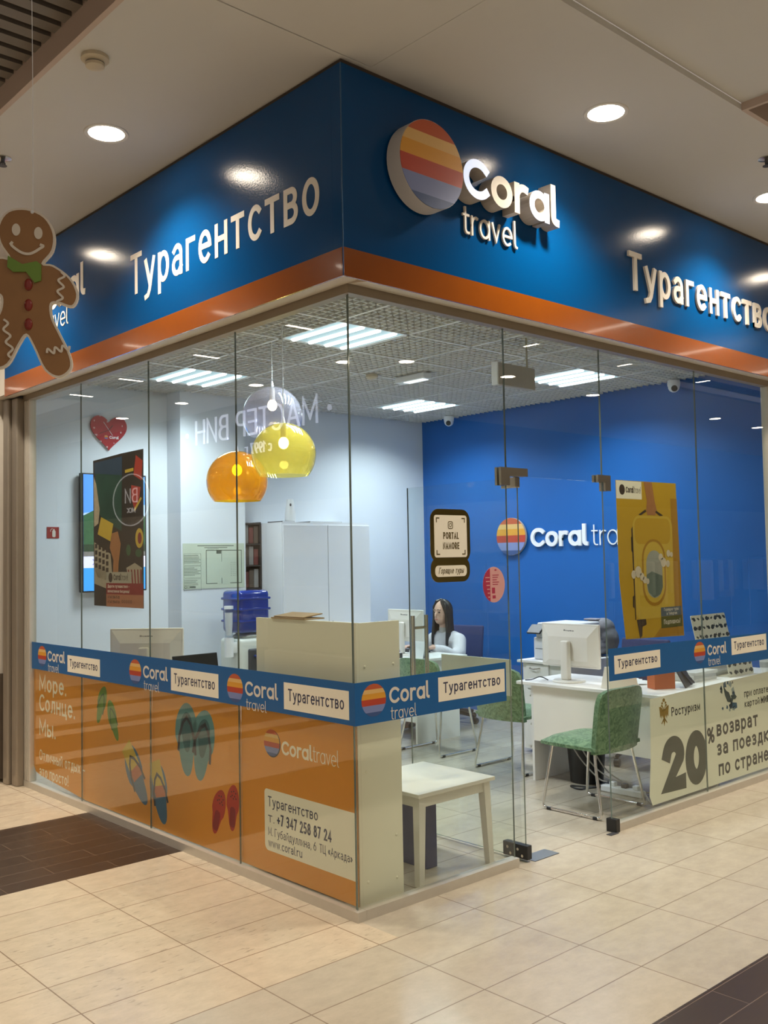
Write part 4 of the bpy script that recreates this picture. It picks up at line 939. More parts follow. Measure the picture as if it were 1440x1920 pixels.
for nm, q, m_ in (('cloud_picture', [(.697, 2.02), (1.257, 2.10), (1.257, 2.00), (.9, 1.99), (.697, 1.95)], scr('screen_cloud', (.45, .60, .90), .7)),
                  ('tree_picture', [(.697, 1.70), (.697, 2.00), (.80, 2.05), (.95, 2.0), (1.1, 2.08), (1.257, 2.0), (1.257, 1.70)], mat('screen_tree', (.05, .12, .06), .3, emit=.5, ecol=(.06, .14, .07), noise=.6, nscale=30)),
                  ('stone_picture', rc(.697, 1.66, 1.257, 1.76), mat('screen_stone', (.2, .19, .18), .3, emit=.5, ecol=(.25, .24, .23), noise=.5, nscale=30)),
                  ('caption_picture', rc(.697, 1.565, 1.257, 1.66), scr('screen_lilac', (.70, .70, .92), .85)), ('blue_picture', rc(.697, 1.375, 1.257, 1.565), scr('screen_blue', (.05, .33, .88), .8))):
    part(MB().prism(q, .0760+.0002*(1+(nm[0] > 'c')), .0766+.0002*(nm[0] > 'c')), nm, m_, sc)
b = MB(); write(b, 'Жить', .755, 1.588, .05, .006, .30, .0768, .0772) if False else write(b, 'Ж', .775, 1.588, .05, .006, .055, .0768, .0774); part(b, 'caption', scr('screen_violet', (.28, .22, .60), .5), sc)
t = sheet('evacuation_plan', 'pale green evacuation plan on the front of the white column', 'plan', 'R', 4.10, 1.85, 1.36)
pl = part(MB().prism(rc(1.535, 1.362, 2.172, 1.762), .001, .005), 'board', mat('plan_green', (.55, .62, .50), .5, noise=.03), t)
b = MB(); r3 = random.Random(5)
for k, y0 in enumerate((1.655, 1.545, 1.435)):
    for j in range(6): b.prism(rc(1.545, y0-.013*j, 1.545+.10+.07*r3.random(), y0-.013*j+.004), .005, .0055)
    b.ribbon(rc(1.545, y0-.085, 1.715, y0+.016)+[(1.545, y0-.085)], .002, .005, .0055)
b.prism(rc(1.68, 1.738, 2.06, 1.744), .005, .0055).prism(rc(1.75, 1.722, 1.99, 1.727), .005, .0055).prism(rc(1.78, 1.71, 1.9, 1.713), .005, .0055)
b.ribbon([(2.02, 1.405), (2.14, 1.405), (2.14, 1.70), (1.77, 1.70), (1.77, 1.405), (1.88, 1.405)], .006, .005, .0055)
b.ribbon([(1.93, 1.405), (1.93, 1.45)], .005, .005, .0055).ribbon([(1.93, 1.60), (1.93, 1.70)], .003, .005, .0055).prism(rc(1.875, 1.67, 1.925, 1.70), .005, .0055)
for i in range(4):
    for j in range(8): b.prism(el(2.03+i*.02, 1.47+j*.017, .003, n=8), .005, .0055)
b.ribbon(arc(1.56, 1.378, .012, .01, 0, 360), .003, .005, .0055).prism(rc(1.60, 1.375, 1.66, 1.385), .005, .0055)
part(b, 'drawing', mat('plan_ink', (.10, .12, .09), .5, noise=.1), pl)
def dome_camera(x, y, label):
    t = thing('security_camera', label, 'camera', (x, y, ZC-.005), group='white dome cameras by the blue wall')
    b = MB(); b.lathe([(0, 0), (.052, 0), (.055, -.02), (.053, -.05), (.0, -.05)], 24, (x, y, ZC-.005)); part(b, 'base', LETB, t, True)
    b = MB(); b.ball((x, y, ZC-.06), .050); part(b, 'dome', LETB, t, True)
    d = Vector((-.75, -.55, -.45)).normalized(); c = Vector((x, y, ZC-.06))
    b = MB(); b.tube([c+d*.035, c+d*.054], .026, 18); part(b, 'lens', BLACK, t, True)
dome_camera(4.56, 3.76, 'white dome camera under the ceiling near the inner corner'); dome_camera(4.63, 1.125, 'white dome camera under the ceiling above the suitcase poster')
t = thing('hanging_sign_box', 'flat grey sign box hung from the lattice ceiling by a rod', 'sign', (2.24, .90, 2.745))
part(MB().rbox(2.04, 2.43, .88, .925, 2.745, 2.895, .004), 'box', mat('sign_box_grey', (.38, .35, .31), .5, noise=.03), t)
part(MB().rbox(2.03, 2.041, .876, .929, 2.742, 2.898, .002), 'end_cap', LETB, t)
b = MB(); b.tube([(2.37, .9, 2.89), (2.365, .9, ZC+.03)], .006, 8); part(b, 'rod', mat('rod_brass', (.42, .38, .26), .4, .5, noise=.05), t)
t = thing('emergency_lamp', 'long white emergency lamp on the lattice ceiling, with a lit edge', 'lamp', (2.64, 2.32, ZC))
part(MB().rbox(2.60, 2.70, 2.15, 2.49, ZC-.055, ZC-.004, .008), 'housing', LETB, t)
part(MB().box(2.615, 2.685, 2.18, 2.40, ZC-.060, ZC-.055), 'diffuser', mat('emergency_diffuser', (.9, .95, 1), .5, emit=1.2), t)
t = thing('ceiling_sensor', 'small round sensor on the lattice ceiling beside the emergency lamp', 'sensor', (2.365, 2.51, ZC))
b = MB(); b.lathe([(0, -.004), (.05, -.004), (.05, -.025), (.035, -.04), (0, -.042)], 24, (2.365, 2.51, ZC)); part(b, 'body', IV, t, True)

# ------------------------------------------------------------------ cupboard corner at the back
t = thing('cupboard', 'tall white two-door cupboard by the back wall', 'cupboard', (2.93, 4.07, 0))
CW = mat('cupboard_white', (.74, .75, .78), .3, noise=.03)
part(MB().box(2.41, 3.46, 3.835, 4.325, .0, 1.95), 'body', CW, t)
for x0, x1, hx in ((2.413, 2.930, 2.90), (2.936, 3.457, 2.966)):
    d = part(MB().rbox(x0, x1, 3.815, 3.834, .06, 1.925, .003), 'door', CW, t)
    part(MB().tube([(hx, 3.80, .88), (hx, 3.80, 1.02)], .006, 8).tube([(hx, 3.80, .90), (hx, 3.82, .90)], .005, 8).tube([(hx, 3.80, 1.0), (hx, 3.82, 1.0)], .005, 8), 'handle', STEEL, d)
t = thing('air_freshener', 'white automatic air freshener on top of the cupboard', 'air freshener', (2.645, 4.02, 1.95))
b = MB(); b.lathe([(0, 0), (.045, 0), (.052, .015), (.052, .08), (.042, .16), (.034, .215), (.030, .225), (0, .227)], 24, (2.645, 4.02, 1.95)); part(b, 'case', LETB, t, True)
part(MB().ball((2.622, 3.982, 2.12), .010, .007, .014), 'nozzle', DARK, t)
for q, lab in (((2.44, 2.58, 3.87, 4.10), 'thin dark folder on the cupboard left of the air freshener'), ((2.76, 3.15, 3.87, 4.10), 'thin dark folder on the cupboard right of the air freshener')):
    t = thing('folder', lab, 'folder', ((q[0]+q[1])/2, 4.0, 1.95)); part(MB().box(q[0], q[1], q[2], q[3], 1.9505, 1.962), 'cover', DARK, t); part(MB().box(q[0]+.005, q[1]-.005, q[2]-.003, q[3]-.01, 1.953, 1.9595), 'sheets', LETB, t)
t = thing('folder_rack', 'narrow dark rack of brochures between the column and the cupboard', 'rack', (2.3, 4.24, 0))
b = MB(); b.box(2.205, 2.217, 4.15, 4.32, 0, 1.96).box(2.388, 2.400, 4.15, 4.32, 0, 1.96).box(2.217, 2.388, 4.31, 4.32, 0, 1.96); part(b, 'frame', mat('rack_dark', (.03, .025, .022), .5, noise=.1), t)
for zz in (1.35, 1.56, 1.76, 1.95): part(MB().box(2.217, 2.388, 4.15, 4.31, zz-.012, zz), 'shelf', mat('rack_dark', (.03, .025, .022)), t)
cc = [mat('brochure_red', (.14, .03, .025), .5, noise=.2), mat('brochure_brown', (.10, .07, .05), .5, noise=.2), mat('brochure_grey', (.25, .24, .23), .5, noise=.2)]
for i, zz in enumerate((1.35, 1.56, 1.76)):
    for k in range(3):
        x0 = 2.222+k*.055
        o = MB().rbox(x0, x0+.048, 4.17, 4.30, zz+.001, zz+.15+.012*((i+k) % 3), .003).build('brochure', cc[(i+k) % 3]); tag(o, 'brochure in the %s shelf of the narrow dark rack, %s' % (('lowest', 'middle', 'top')[i], ('next to the column', 'in the middle', 'next to the cupboard')[k]), 'brochure', 'brochures in the narrow rack')
t = thing('water_cooler', 'white water cooler with a blue bottle in front of the column', 'water cooler', (1.89, 3.66, 0))
PALE = mat('cooler_white', (.66, .68, .62), .4, noise=.03)
b = MB(); b.rbox(1.725, 2.055, 3.50, 3.82, .0, .945, .03, 3); part(b, 'cabinet', PALE, t, True)
b = MB(); b.rbox(1.80, 1.98, 3.47, 3.52, .64, .86, .012); part(b, 'tap_recess', DARK, t)
for xx, m_ in ((1.85, 'tap_blue'), (1.93, 'tap_red')): part(MB().tube([(xx, 3.47, .80), (xx, 3.44, .80), (xx, 3.43, .76)], .011, 10), 'tap', mat(m_, (.03, .05, .2) if 'blue' in m_ else (.35, .03, .02), .4, noise=.05), t, True)
b = MB(); b.lathe([(.10, .0), (.12, .02), (.06, .06), (.0, .06)], 24, (1.89, 3.66, .94)); part(b, 'collar', PALE, t, True)
bt = mat('bottle_blue', (.012, .035, .25), .12, noise=.15, nscale=6, coat=.6)
b = MB(); b.rbox(1.735, 2.045, 3.52, 3.80, .99, 1.35, .035, 3); bo = part(b, 'bottle', bt, t, True)
for zz in (1.09, 1.19, 1.28): part(MB().rbox(1.728, 2.052, 3.513, 3.807, zz-.012, zz+.012, .011, 2), 'bottle_rib', bt, bo, True)
cd = part(MB().tube([(1.665, 3.58, .945), (1.665, 3.58, 1.205)], .036, 18), 'cup_tube', clear_mat('clear_cup_tube', (.86, .88, .90), 1.5), t, True)
part(MB().tube([(1.665, 3.58, 1.20), (1.665, 3.58, 1.225)], .039, 18), 'tube_lid', LETB, cd, True); part(MB().tube([(1.665, 3.58, .80), (1.665, 3.58, .96)], .039, 18).rbox(1.66, 1.74, 3.55, 3.61, .83, .92, .006), 'cup_holder', LETB, t, True)
part(MB().lathe([(.024, .0), (.032, .10), (.034, .19), (0, .19)], 16, (1.665, 3.58, .98)), 'paper_cups', LETB, cd, True)

# ------------------------------------------------------------------ cream screen wall in the corner, side table, navy board
t = thing('corner_screen', 'cream panelled corner screen standing behind the glass corner', 'partition', (.09, .09, 0))
part(MB().box(.080, .098, .080, .88, 0, 1.305), 'side_panel', CREAM, t); fp = part(MB().box(.0985, .352, .080, .098, 0, 1.303), 'front_panel', CREAM, t)
part(MB().box(.0985, .35, .55, .565, 0, 1.28).box(.10, .35, .10, .55, .72, .738), 'inner_shelf', CREAM, t)
for xx, zz in ((.13, 1.10), (.31, 1.10), (.13, .62), (.31, .30), (.13, .12), (.31, .10)): part(MB().ball((xx, .0795, zz), .007, .003, .007, 12, 6), 'screw_cap', CREAM, fp, True)
t = thing('cardboard_sheet', 'folded brown cardboard lying on top of the cream corner screen', 'cardboard', (.12, .62, 1.305))
KR = mat('cardboard_brown', (.36, .24, .12), .8, noise=.1)
part(MB().box(.075, .20, .46, .74, 1.3055, 1.312), 'flap', KR, t); part(MB().box(0, .12, 0, .25, 0, .005, Matrix.Translation((.085, .48, 1.313)) @ Matrix.Rotation(-.12, 4, 'Y')), 'upper_flap', KR, t)
TW = mat('table_white', (.74, .70, .61), .35, noise=.03)
t = thing('side_table', 'low white square table behind the glass left of the doorway', 'table', (.755, .37, 0))
part(MB().rbox(.478, 1.038, .098, .640, .430, .450, .003), 'tabletop', TW, t)
part(MB().box(.51, 1.006, .128, .146, .375, .4295).box(.51, 1.006, .592, .610, .375, .4295).box(.51, .528, .1465, .5915, .375, .4295).box(.988, 1.006, .1465, .5915, .375, .4295), 'apron', TW, t)
for sx, sy in ((0, 0), (1, 0), (0, 1), (1, 1)):
    x0 = .500 if sx == 0 else 1.016; y0 = .118 if sy == 0 else .620; dx = 1 if sx == 0 else -1; dy = 1 if sy == 0 else -1
    b = MB(); v = []
    for zz, k, wd in ((.0, -.014, .034), (.4295, 0, .046)): v.append([b.bm.verts.new((x0+dx*(k+a*wd), y0+dy*(k*.5+c*wd), zz)) for a, c in ((0, 0), (1, 0), (1, 1), (0, 1))])
    b.face(v[0]); b.face(v[1])
    for k in range(4): b.face([v[0][k], v[0][(k+1) % 4], v[1][(k+1) % 4], v[1][k]])
    part(b, 'leg', TW, t)
t = thing('navy_board_box', 'dark navy board box standing on the floor under the low white table', 'box', (.745, .54, 0))
part(MB().rbox(.705, .785, .285, .80, 0, .352, .004), 'shell', NAVY, t); part(MB().box(.710, .78, .29, .795, .352, .356), 'top_edge', mat('navy_edge', (.06, .07, .16), .5, noise=.1), t)

# ------------------------------------------------------------------ monitors
MW = mat('monitor_white', (.80, .77, .70), .4, noise=.02); SCRB = mat('monitor_screen', (.02, .03, .05), .15, emit=.3, ecol=(.5, .6, .7))
def monitor(x, y, z, rz, label, w_=.495, h_=.30, lift=.11, group=None):
    t = local('monitor', label, 'monitor', (x, y, z), rz, group)      # own coordinates: back looks to -y
    b = MB(); b.rbox(-w_/2, w_/2, -.012, .012, lift, lift+h_, .006); cs = part(b, 'casing', MW, t)
    b = MB(); k = .5
    o1 = [(-w_/2+.012, -.012, lift+.012), (w_/2-.012, -.012, lift+.012), (w_/2-.012, -.012, lift+h_-.012), (-w_/2+.012, -.012, lift+h_-.012)]
    o2 = [(-w_*.34, -.040, lift+h_*.16), (w_*.34, -.040, lift+h_*.16), (w_*.34, -.040, lift+h_*.70), (-w_*.34, -.040, lift+h_*.70)]
    A = [b.bm.verts.new(p) for p in o1]; B = [b.bm.verts.new(p) for p in o2]; b.face(B)
    for i in range(4): b.face([A[i], A[(i+1) % 4], B[(i+1) % 4], B[i]])
    b.face(A[::-1]); part(b, 'back_bulge', MW, cs)
    part(MB().box(-w_/2+.01, w_/2-.01, .012, .0135, lift+.012, lift+h_-.01), 'screen', SCRB, t)
    b = MB(); b.rbox(-.034, .034, -.085, -.041, .015, lift+h_*.62, .012, 3); part(b, 'stand_neck', MW, t, True)
    b = MB(); b.lathe([(0, .0), (.115, .0), (.118, .006), (.110, .014), (0, .018)], 36, (0, -.03, 0)); part(b, 'stand_base', MW, t, True)
    b = MB(); M = Matrix(((1, 0, 0, 0), (0, 0, -1, 0), (0, 1, 0, 0), (0, 0, 0, 1)))
    write(b, 'iiyama', -.042, lift+h_*.80, .022, .0030, .088, .024, .0262, shear=.12)
    for v in b.bm.verts: v.co = M @ v.co
    part(b, 'lettering', DARK, cs)
    return t
monitor(.335, 2.52, .72, math.radians(-48), 'white monitor seen from behind on the left desk, above the blue band', .50, .32, .125, 'white monitors on the desks')
monitor(3.27, 3.12, .72, -PI/2, 'white monitor in front of the seated woman', .46, .29, .12, 'white monitors on the desks')
monitor(2.83, .94, .70, -PI/2, 'white monitor seen from behind on the desk right of the doorway', .50, .31, .10, 'white monitors on the desks')

# ------------------------------------------------------------------ desks
DW = mat('desk_white', (.84, .83, .80), .4, noise=.02)
t = thing('desk', 'white desk behind the orange films, mostly hidden', 'desk', (.47, 2.2, 0))
part(MB().rbox(.13, .80, 1.20, 3.25, .695, .72, .003), 'worktop', DW, t); part(MB().box(.16, .78, 1.24, 1.26, 0, .695), 'end_panel', DW, t); part(MB().box(.16, .78, 3.19, 3.21, 0, .695), 'end_panel', DW, t); part(MB().box(.16, .178, 1.26, 3.19, .25, .695), 'modesty_panel', DW, t)
t = local('laptop', 'open black laptop on the left desk, its dark lid above the blue band', 'laptop', (.43, 1.90, .7205), math.radians(2))
part(MB().rbox(-.165, .165, -.12, .11, .0, .018, .005), 'keyboard_base', DARK, t)
part(MB().rbox(-.165, .165, -.006, .006, 0, .285, .004, 2, Matrix.Translation((0, .116, .012)) @ Matrix.Rotation(math.radians(-10), 4, 'X')), 'lid', BLACK, t)
t = thing('desk', 'white desk in front of the blue wall where the woman sits', 'desk', (3.3, 3.4, 0))
part(MB().rbox(2.92, 3.62, 2.69, 3.79, .695, .72, .003), 'worktop', DW, t); part(MB().box(3.0, 3.53, 2.715, 2.735, 0, .695), 'end_panel', DW, t); part(MB().box(3.0, 3.53, 3.74, 3.76, 0, .695), 'end_panel', DW, t); part(MB().box(3.0, 3.018, 2.735, 3.74, .18, .695), 'modesty_panel', DW, t)
t = thing('desk', 'white desk beside the green chair right of the doorway', 'desk', (2.8, .6, 0))
part(MB().rbox(2.60, 3.20, .055, 1.262, .677, .70, .003), 'worktop', DW, t); part(MB().box(2.635, 3.16, 1.135, 1.155, 0, .677), 'end_panel', DW, t); part(MB().box(2.635, 2.653, .10, 1.135, .285, .677), 'modesty_panel', mat('desk_cream_front', (.90, .87, .79), .4, noise=.02), t); part(MB().box(2.66, 3.16, .10, .118, .45, .677), 'rear_panel', DW, t)
t = thing('side_counter', 'white counter along the lower right windows, behind the discount banner', 'counter', (3.7, .3, 0))
part(MB().rbox(3.202, 4.40, .055, .56, .677, .70, .003), 'worktop', DW, t); part(MB().box(3.28, 3.30, .09, .52, 0, .677), 'end_panel', DW, t); part(MB().box(4.36, 4.38, .09, .52, 0, .677), 'end_panel', DW, t)
t = thing('drawer_cabinet', 'low white drawer cabinet by the blue wall, under the printer', 'cabinet', (3.8, 1.65, 0))
part(MB().box(3.40, 4.25, 1.42, 1.86, .03, .728), 'body', DW, t); part(MB().rbox(3.36, 4.27, 1.40, 1.891, .728, .748, .003), 'top_board', DW, t)
for z0, z1 in ((.52, .72), (.29, .51), (.06, .28)):
    d = part(MB().rbox(3.382, 3.399, 1.585, 1.815, z0, z1, .002), 'drawer', DW, t); ym = 1.72
    part(MB().tube([(3.385, ym-.05, (z0+z1)/2+.07), (3.362, ym-.04, (z0+z1)/2+.065), (3.358, ym, (z0+z1)/2+.06), (3.362, ym+.04, (z0+z1)/2+.065), (3.385, ym+.05, (z0+z1)/2+.07)], .005, 8), 'handle', STEEL, d, True)
t = thing('printer', 'white office printer with a dark display, behind the right-hand monitor', 'printer', (3.65, 1.62, .748))
PR = mat('printer_white', (.72, .74, .78), .4, noise=.02)
part(MB().rbox(3.47, 3.84, 1.42, 1.80, .749, .93, .01), 'paper_cassette', PR, t); part(MB().rbox(3.50, 3.84, 1.43, 1.775, .93, 1.02, .006), 'print_unit', DARK, t); part(MB().rbox(3.475, 3.56, 1.70, 1.775, .93, 1.0, .004), 'side_block', PR, t)
part(MB().rbox(3.47, 3.85, 1.41, 1.76, 1.015, 1.05, .01), 'scanner_lid', PR, t)
part(MB().rbox(-.05, .05, -.075, .06, -.008, .008, .004, 2, Matrix.Translation((3.44, 1.755, .998)) @ Matrix.Rotation(math.radians(-40), 4, 'Y')), 'display', BLACK, t)
part(MB().box(3.468, 3.4695, 1.44, 1.78, .835, .839), 'cassette_gap', DARK, t)

# ------------------------------------------------------------------ chairs
def velvet(name, c1, c2):
    m = mat(name, c1, .85, noise=.0); nt = m.node_tree; b_ = nt.nodes['Principled BSDF']
    tc = nt.nodes.new('ShaderNodeTexCoord'); n = nt.nodes.new('ShaderNodeTexNoise'); n.inputs['Scale'].default_value = 22; n.inputs['Detail'].default_value = 7; n.inputs['Distortion'].default_value = 2.0
    nt.links.new(tc.outputs['Object'], n.inputs['Vector']); r = nt.nodes.new('ShaderNodeValToRGB'); r.color_ramp.elements[0].position = .35; r.color_ramp.elements[1].position = .68
    r.color_ramp.elements[0].color = (*c1, 1); r.color_ramp.elements[1].color = (*c2, 1); nt.links.new(n.outputs['Fac'], r.inputs[0]); nt.links.new(r.outputs[0], b_.inputs['Base Color'])
    b_.inputs['Sheen Weight'].default_value = .35
    bp = nt.nodes.new('ShaderNodeBump'); bp.inputs['Strength'].default_value = .3; bp.inputs['Distance'].default_value = .01; nt.links.new(n.outputs['Fac'], bp.inputs['Height']); nt.links.new(bp.outputs['Normal'], b_.inputs['Normal'])
    return m
VEL = velvet('green_crushed_velvet', (.055, .14, .06), (.19, .32, .17))
def green_chair(label, loc, rz):
    t = local('visitor_chair', label, 'chair', loc, rz, 'green velvet visitor chairs')
    b = MB(); nu, nv = 10, 10; top, bot = [], []
    for i in range(nu+1):
        for j in range(nv+1):
            u, v = i/nu*2-1, j/nv*2-1
            cx = .025+.225*u*(1-.05*v*v); cy = .24*v*(1-.06*max(0, u)**3); cr = (1-abs(u)**6)*(1-abs(v)**6)
            top.append(b.bm.verts.new((cx, cy, .425+.045*cr-.012*(1-v*v)*(1-u*u)))); bot.append(b.bm.verts.new((cx, cy, .405-.012*cr)))
    ix = lambda i, j: i*(nv+1)+j
    for i in range(nu):
        for j in range(nv): b.face([top[ix(i, j)], top[ix(i+1, j)], top[ix(i+1, j+1)], top[ix(i, j+1)]]); b.face([bot[ix(i, j)], bot[ix(i, j+1)], bot[ix(i+1, j+1)], bot[ix(i+1, j)]])
    rim = [ix(i, 0) for i in range(nu+1)]+[ix(nu, j) for j in range(1, nv+1)]+[ix(i, nv) for i in range(nu-1, -1, -1)]+[ix(0, j) for j in range(nv-1, 0, -1)]
    for a, c in zip(rim, rim[1:]+rim[:1]): b.face([top[a], bot[a], bot[c], top[c]])
    part(b, 'seat', VEL, t, True)
    b = MB(); F, K = [], []
    nv, nz = 12, 10
    for i in range(nz+1):
        for j in range(nv+1):
            s, v = i/nz, j/nv*2-1
            hw = .235*(1-.10*max(0, (s-.75)/.25)**2-.04*(1-s)); zz = .385+.395*s-.03*abs(v)**5*max(0, (s-.6)/.4)
            xx = -.205-.055*s+.045*v*v; F.append(b.bm.verts.new((xx+.016, hw*v, zz))); K.append(b.bm.verts.new((xx-.016, hw*v, zz)))
    ix = lambda i, j: i*(nv+1)+j
    for i in range(nz):
        for j in range(nv): b.face([F[ix(i, j)], F[ix(i, j+1)], F[ix(i+1, j+1)], F[ix(i+1, j)]]); b.face([K[ix(i, j)], K[ix(i+1, j)], K[ix(i+1, j+1)], K[ix(i, j+1)]])
    rim = [ix(0, j) for j in range(nv+1)]+[ix(i, nv) for i in range(1, nz+1)]+[ix(nz, j) for j in range(nv-1, -1, -1)]+[ix(i, 0) for i in range(nz-1, 0, -1)]
    for a, c in zip(rim, rim[1:]+rim[:1]): b.face([F[a], K[a], K[c], F[c]])
    part(b, 'backrest', VEL, t, True)
    for sy in (-1, 1):
        y_ = sy*.215; q = [(.17, y_*.9, .405), (.185, y_*.95, .30), (.225, y_*1.08, .04), (.222, y_*1.09, .018), (.20, y_*1.09, .011), (-.19, y_*1.09, .011), (-.212, y_*1.08, .018), (-.215, y_*1.07, .04), (-.165, y_*.95, .30), (-.15, y_*.9, .405)]
        lg = part(MB().tube(q, .0095, 10), 'sled_leg', CHROME, t, True)
        part(MB().tube([(.16, y_*1.09, .009), (.19, y_*1.09, .009)], .012, 8).tube([(-.19, y_*1.09, .009), (-.16, y_*1.09, .009)], .012, 8), 'foot_cap', BLACK, lg)
    part(MB().tube([(.15, -.20, .398), (.15, .20, .398)], .008, 8).tube([(-.13, -.20, .398), (-.13, .20, .398)], .008, 8), 'crossbar', CHROME, t, True)
    return t
gc = green_chair('green velvet chair with its back to the window right of the doorway', (2.31, .395, 0), PI/2)
dup(gc, (2.87, 1.50, 0), 0, 'green velvet chair seen from behind through the doorway gap, before the right desk')
dup(gc, (2.93, 2.40, 0), 0, 'green velvet chair farthest back, behind the door handle at the woman\'s desk')
BLF = mat('blue_chair_fabric', (.03, .04, .14), .8, noise=.15, nscale=40)
def office_chair(label, loc, rz, zs=.46, zt=.92):
    t = local('office_chair', label, 'chair', loc, rz, 'blue office chairs')       # faces +x
    part(MB().rbox(-.21, .23, -.23, .23, zs-.06, zs, .03, 3), 'seat', BLF, t, True)
    b = MB(); b.rbox(-.018, .018, -.22, .22, -.20, .20, .017, 3, Matrix.Translation((-.27, 0, zt-.20)) @ Matrix.Rotation(math.radians(-8), 4, 'Y')); bk = part(b, 'backrest', BLF, t, True)
    part(MB().tube([(-.25, 0, zs-.03), (-.29, 0, zs+.05), (-.285, 0, zt-.25)], .016, 10), 'back_bar', BLACK, t, True)
    part(MB().tube([(0, 0, .10), (0, 0, zs-.06)], .025, 12), 'gas_column', BLACK, t, True)
    for k in range(5):
        a = 2*PI*k/5+.3; e_ = (.28*math.cos(a), .28*math.sin(a))
        lg = part(MB().tube([(0, 0, .11), (e_[0], e_[1], .075)], [.024, .016], 8), 'base_arm', BLACK, t, True)
        part(MB().tube([(e_[0]-.02*math.sin(a), e_[1]+.02*math.cos(a), .030), (e_[0]+.02*math.sin(a), e_[1]-.02*math.cos(a), .030)], .030, 14), 'caster', BLACK, lg, True)
    return t
oc = office_chair('blue office chair under the seated woman', (4.03, 3.31, 0), PI+.2)
dup(oc, (3.68, 1.06, 0), PI, 'blue office chair behind the right desk, partly behind the suitcase poster')

# ------------------------------------------------------------------ the woman at the far desk
def limbs(mb, V, Ed, sq=1.0):
    """tapered lumps along the bones; fuse() melts them into one surface"""
    for p, r in V: mb.ball(p, r, r, r, 18, 12)
    for i, j in Ed:
        (p, r), (q, t_) = V[i], V[j]; p = Vector(p); q = Vector(q)
        mb.tube([p+(q-p)*k/4 for k in range(5)], [r+(t_-r)*k/4 for k in range(5)], 18)
def fuse(mb, name, m, parent, vox, smooth_n=4, shrink=0):
    """melt overlapping lumps into one continuous skin"""
    bmesh.ops.recalc_face_normals(mb.bm, faces=mb.bm.faces[:]); me = bpy.data.meshes.new('tmp'); mb.bm.to_mesh(me); mb.bm.free(); o = bpy.data.objects.new('tmp', me); COL.objects.link(o)
    r = o.modifiers.new('r', 'REMESH'); r.mode = 'VOXEL'; r.voxel_size = vox
    q = o.modifiers.new('q', 'SMOOTH'); q.factor = .5; q.iterations = smooth_n
    bpy.context.view_layer.update(); dg = bpy.context.evaluated_depsgraph_get()
    m2 = bpy.data.meshes.new_from_object(o.evaluated_get(dg)); bpy.data.objects.remove(o); bpy.data.meshes.remove(me)
    m2.name = name; m2.materials.clear(); m2.materials.append(m)
    for p in m2.polygons: p.use_smooth = True
    o = bpy.data.objects.new(name, m2); COL.objects.link(o)
    if parent: o.parent = parent
    return o
pw = local('person', 'seated woman with long dark hair and a pale fluffy jacket, looking at a monitor', 'person', (3.97, 3.265, 0), PI+.08)
SKN = mat('skin', (.62, .38, .28), .5, noise=.05, nscale=30); HAIR = mat('dark_hair', (.022, .015, .012), .45, noise=.3, nscale=60)
JKT = mat('pale_fleece', (.68, .66, .70), .95, noise=.08, nscale=50, bump=.5, bscale=120); TRS = mat('dark_trousers', (.03, .03, .04), .8, noise=.1)
V = [((0, 0, .49), .125), ((.0, 0, .62), .100), ((.025, 0, .74), .105), ((.035, 0, .82), .085), ((.05, 0, .895), .047), ((.062, 0, .95), .046)]; Ed = [(0, 1), (1, 2), (2, 3), (3, 4), (4, 5)]
hands = []
for sy in (-1, 1):
    n0 = len(V)
    V += [((.03, sy*.085, .795), .055), ((.028, sy*.15, .79), .05), ((.10, sy*.205, .70), .040), ((.19, sy*.215, .665), .036), ((.30, sy*.17, .735), .031), ((.385, sy*.13, .768), .021)]
    Ed += [(3, n0)]+[(n0+k, n0+k+1) for k in range(5)]
    n1 = len(V)
    V += [((.05, sy*.08, .47), .09), ((.24, sy*.10, .49), .078), ((.42, sy*.10, .475), .058), ((.415, sy*.10, .28), .05), ((.40, sy*.10, .09), .034), ((.42, sy*.10, .045), .036), ((.53, sy*.105, .035), .03)]
    Ed += [(0, n1)]+[(n1+k, n1+k+1) for k in range(6)]
body = MB(); limbs(body, V, Ed)
body.ball((.080, 0, 1.075), .092, .072, .112, 24, 18); body.ball((.108, 0, 1.015), .062, .056, .062, 20, 14); body.ball((.140, 0, .985), .026, .030, .022, 14, 10)
body.tube([(.165, 0, 1.078), (.180, 0, 1.055), (.186, 0, 1.038), (.172, 0, 1.030)], [.008, .010, .0125, .009], 8)
for sy in (-1, 1): body.ball((.075, sy*.074, 1.055), .018, .009, .030, 12, 8); body.ball((.166, sy*.027, 1.098), .010, .020, .006, 10, 8)
body.ball((.162, 0, 1.006), .012, .020, .009, 12, 8)
for sy in (-1, 1):
    px_, py_, pz_ = .385, sy*.13, .768
    body.rbox(px_-.005, px_+.075, py_-.036, py_+.036, pz_-.020, pz_+.006, .010, 2)
    for k, (oy, L) in enumerate(((-.029, .052), (-.010, .066), (.010, .070), (.029, .060))):
        oy *= -sy
        body.tube([(px_+.06, py_+oy, pz_-.006), (px_+.075+L*.45, py_+oy*1.1, pz_+.0), (px_+.075+L*.8, py_+oy*1.12, pz_-.012), (px_+.072+L, py_+oy*1.12, pz_-.024)], [.0085, .008, .0075, .006], 8)
    body.tube([(px_+.015, py_-sy*.030, pz_-.010), (px_+.040, py_-sy*.055, pz_-.012), (px_+.065, py_-sy*.062, pz_-.020)], [.010, .009, .007], 8)
fuse(body, 'body', SKN, pw, .0055, 3)
J = [((0, 0, .50), .150), ((.0, 0, .62), .125), ((.025, 0, .73), .128), ((.03, 0, .80), .105), ((.04, 0, .855), .070)]; Ej = [(0, 1), (1, 2), (2, 3), (3, 4)]
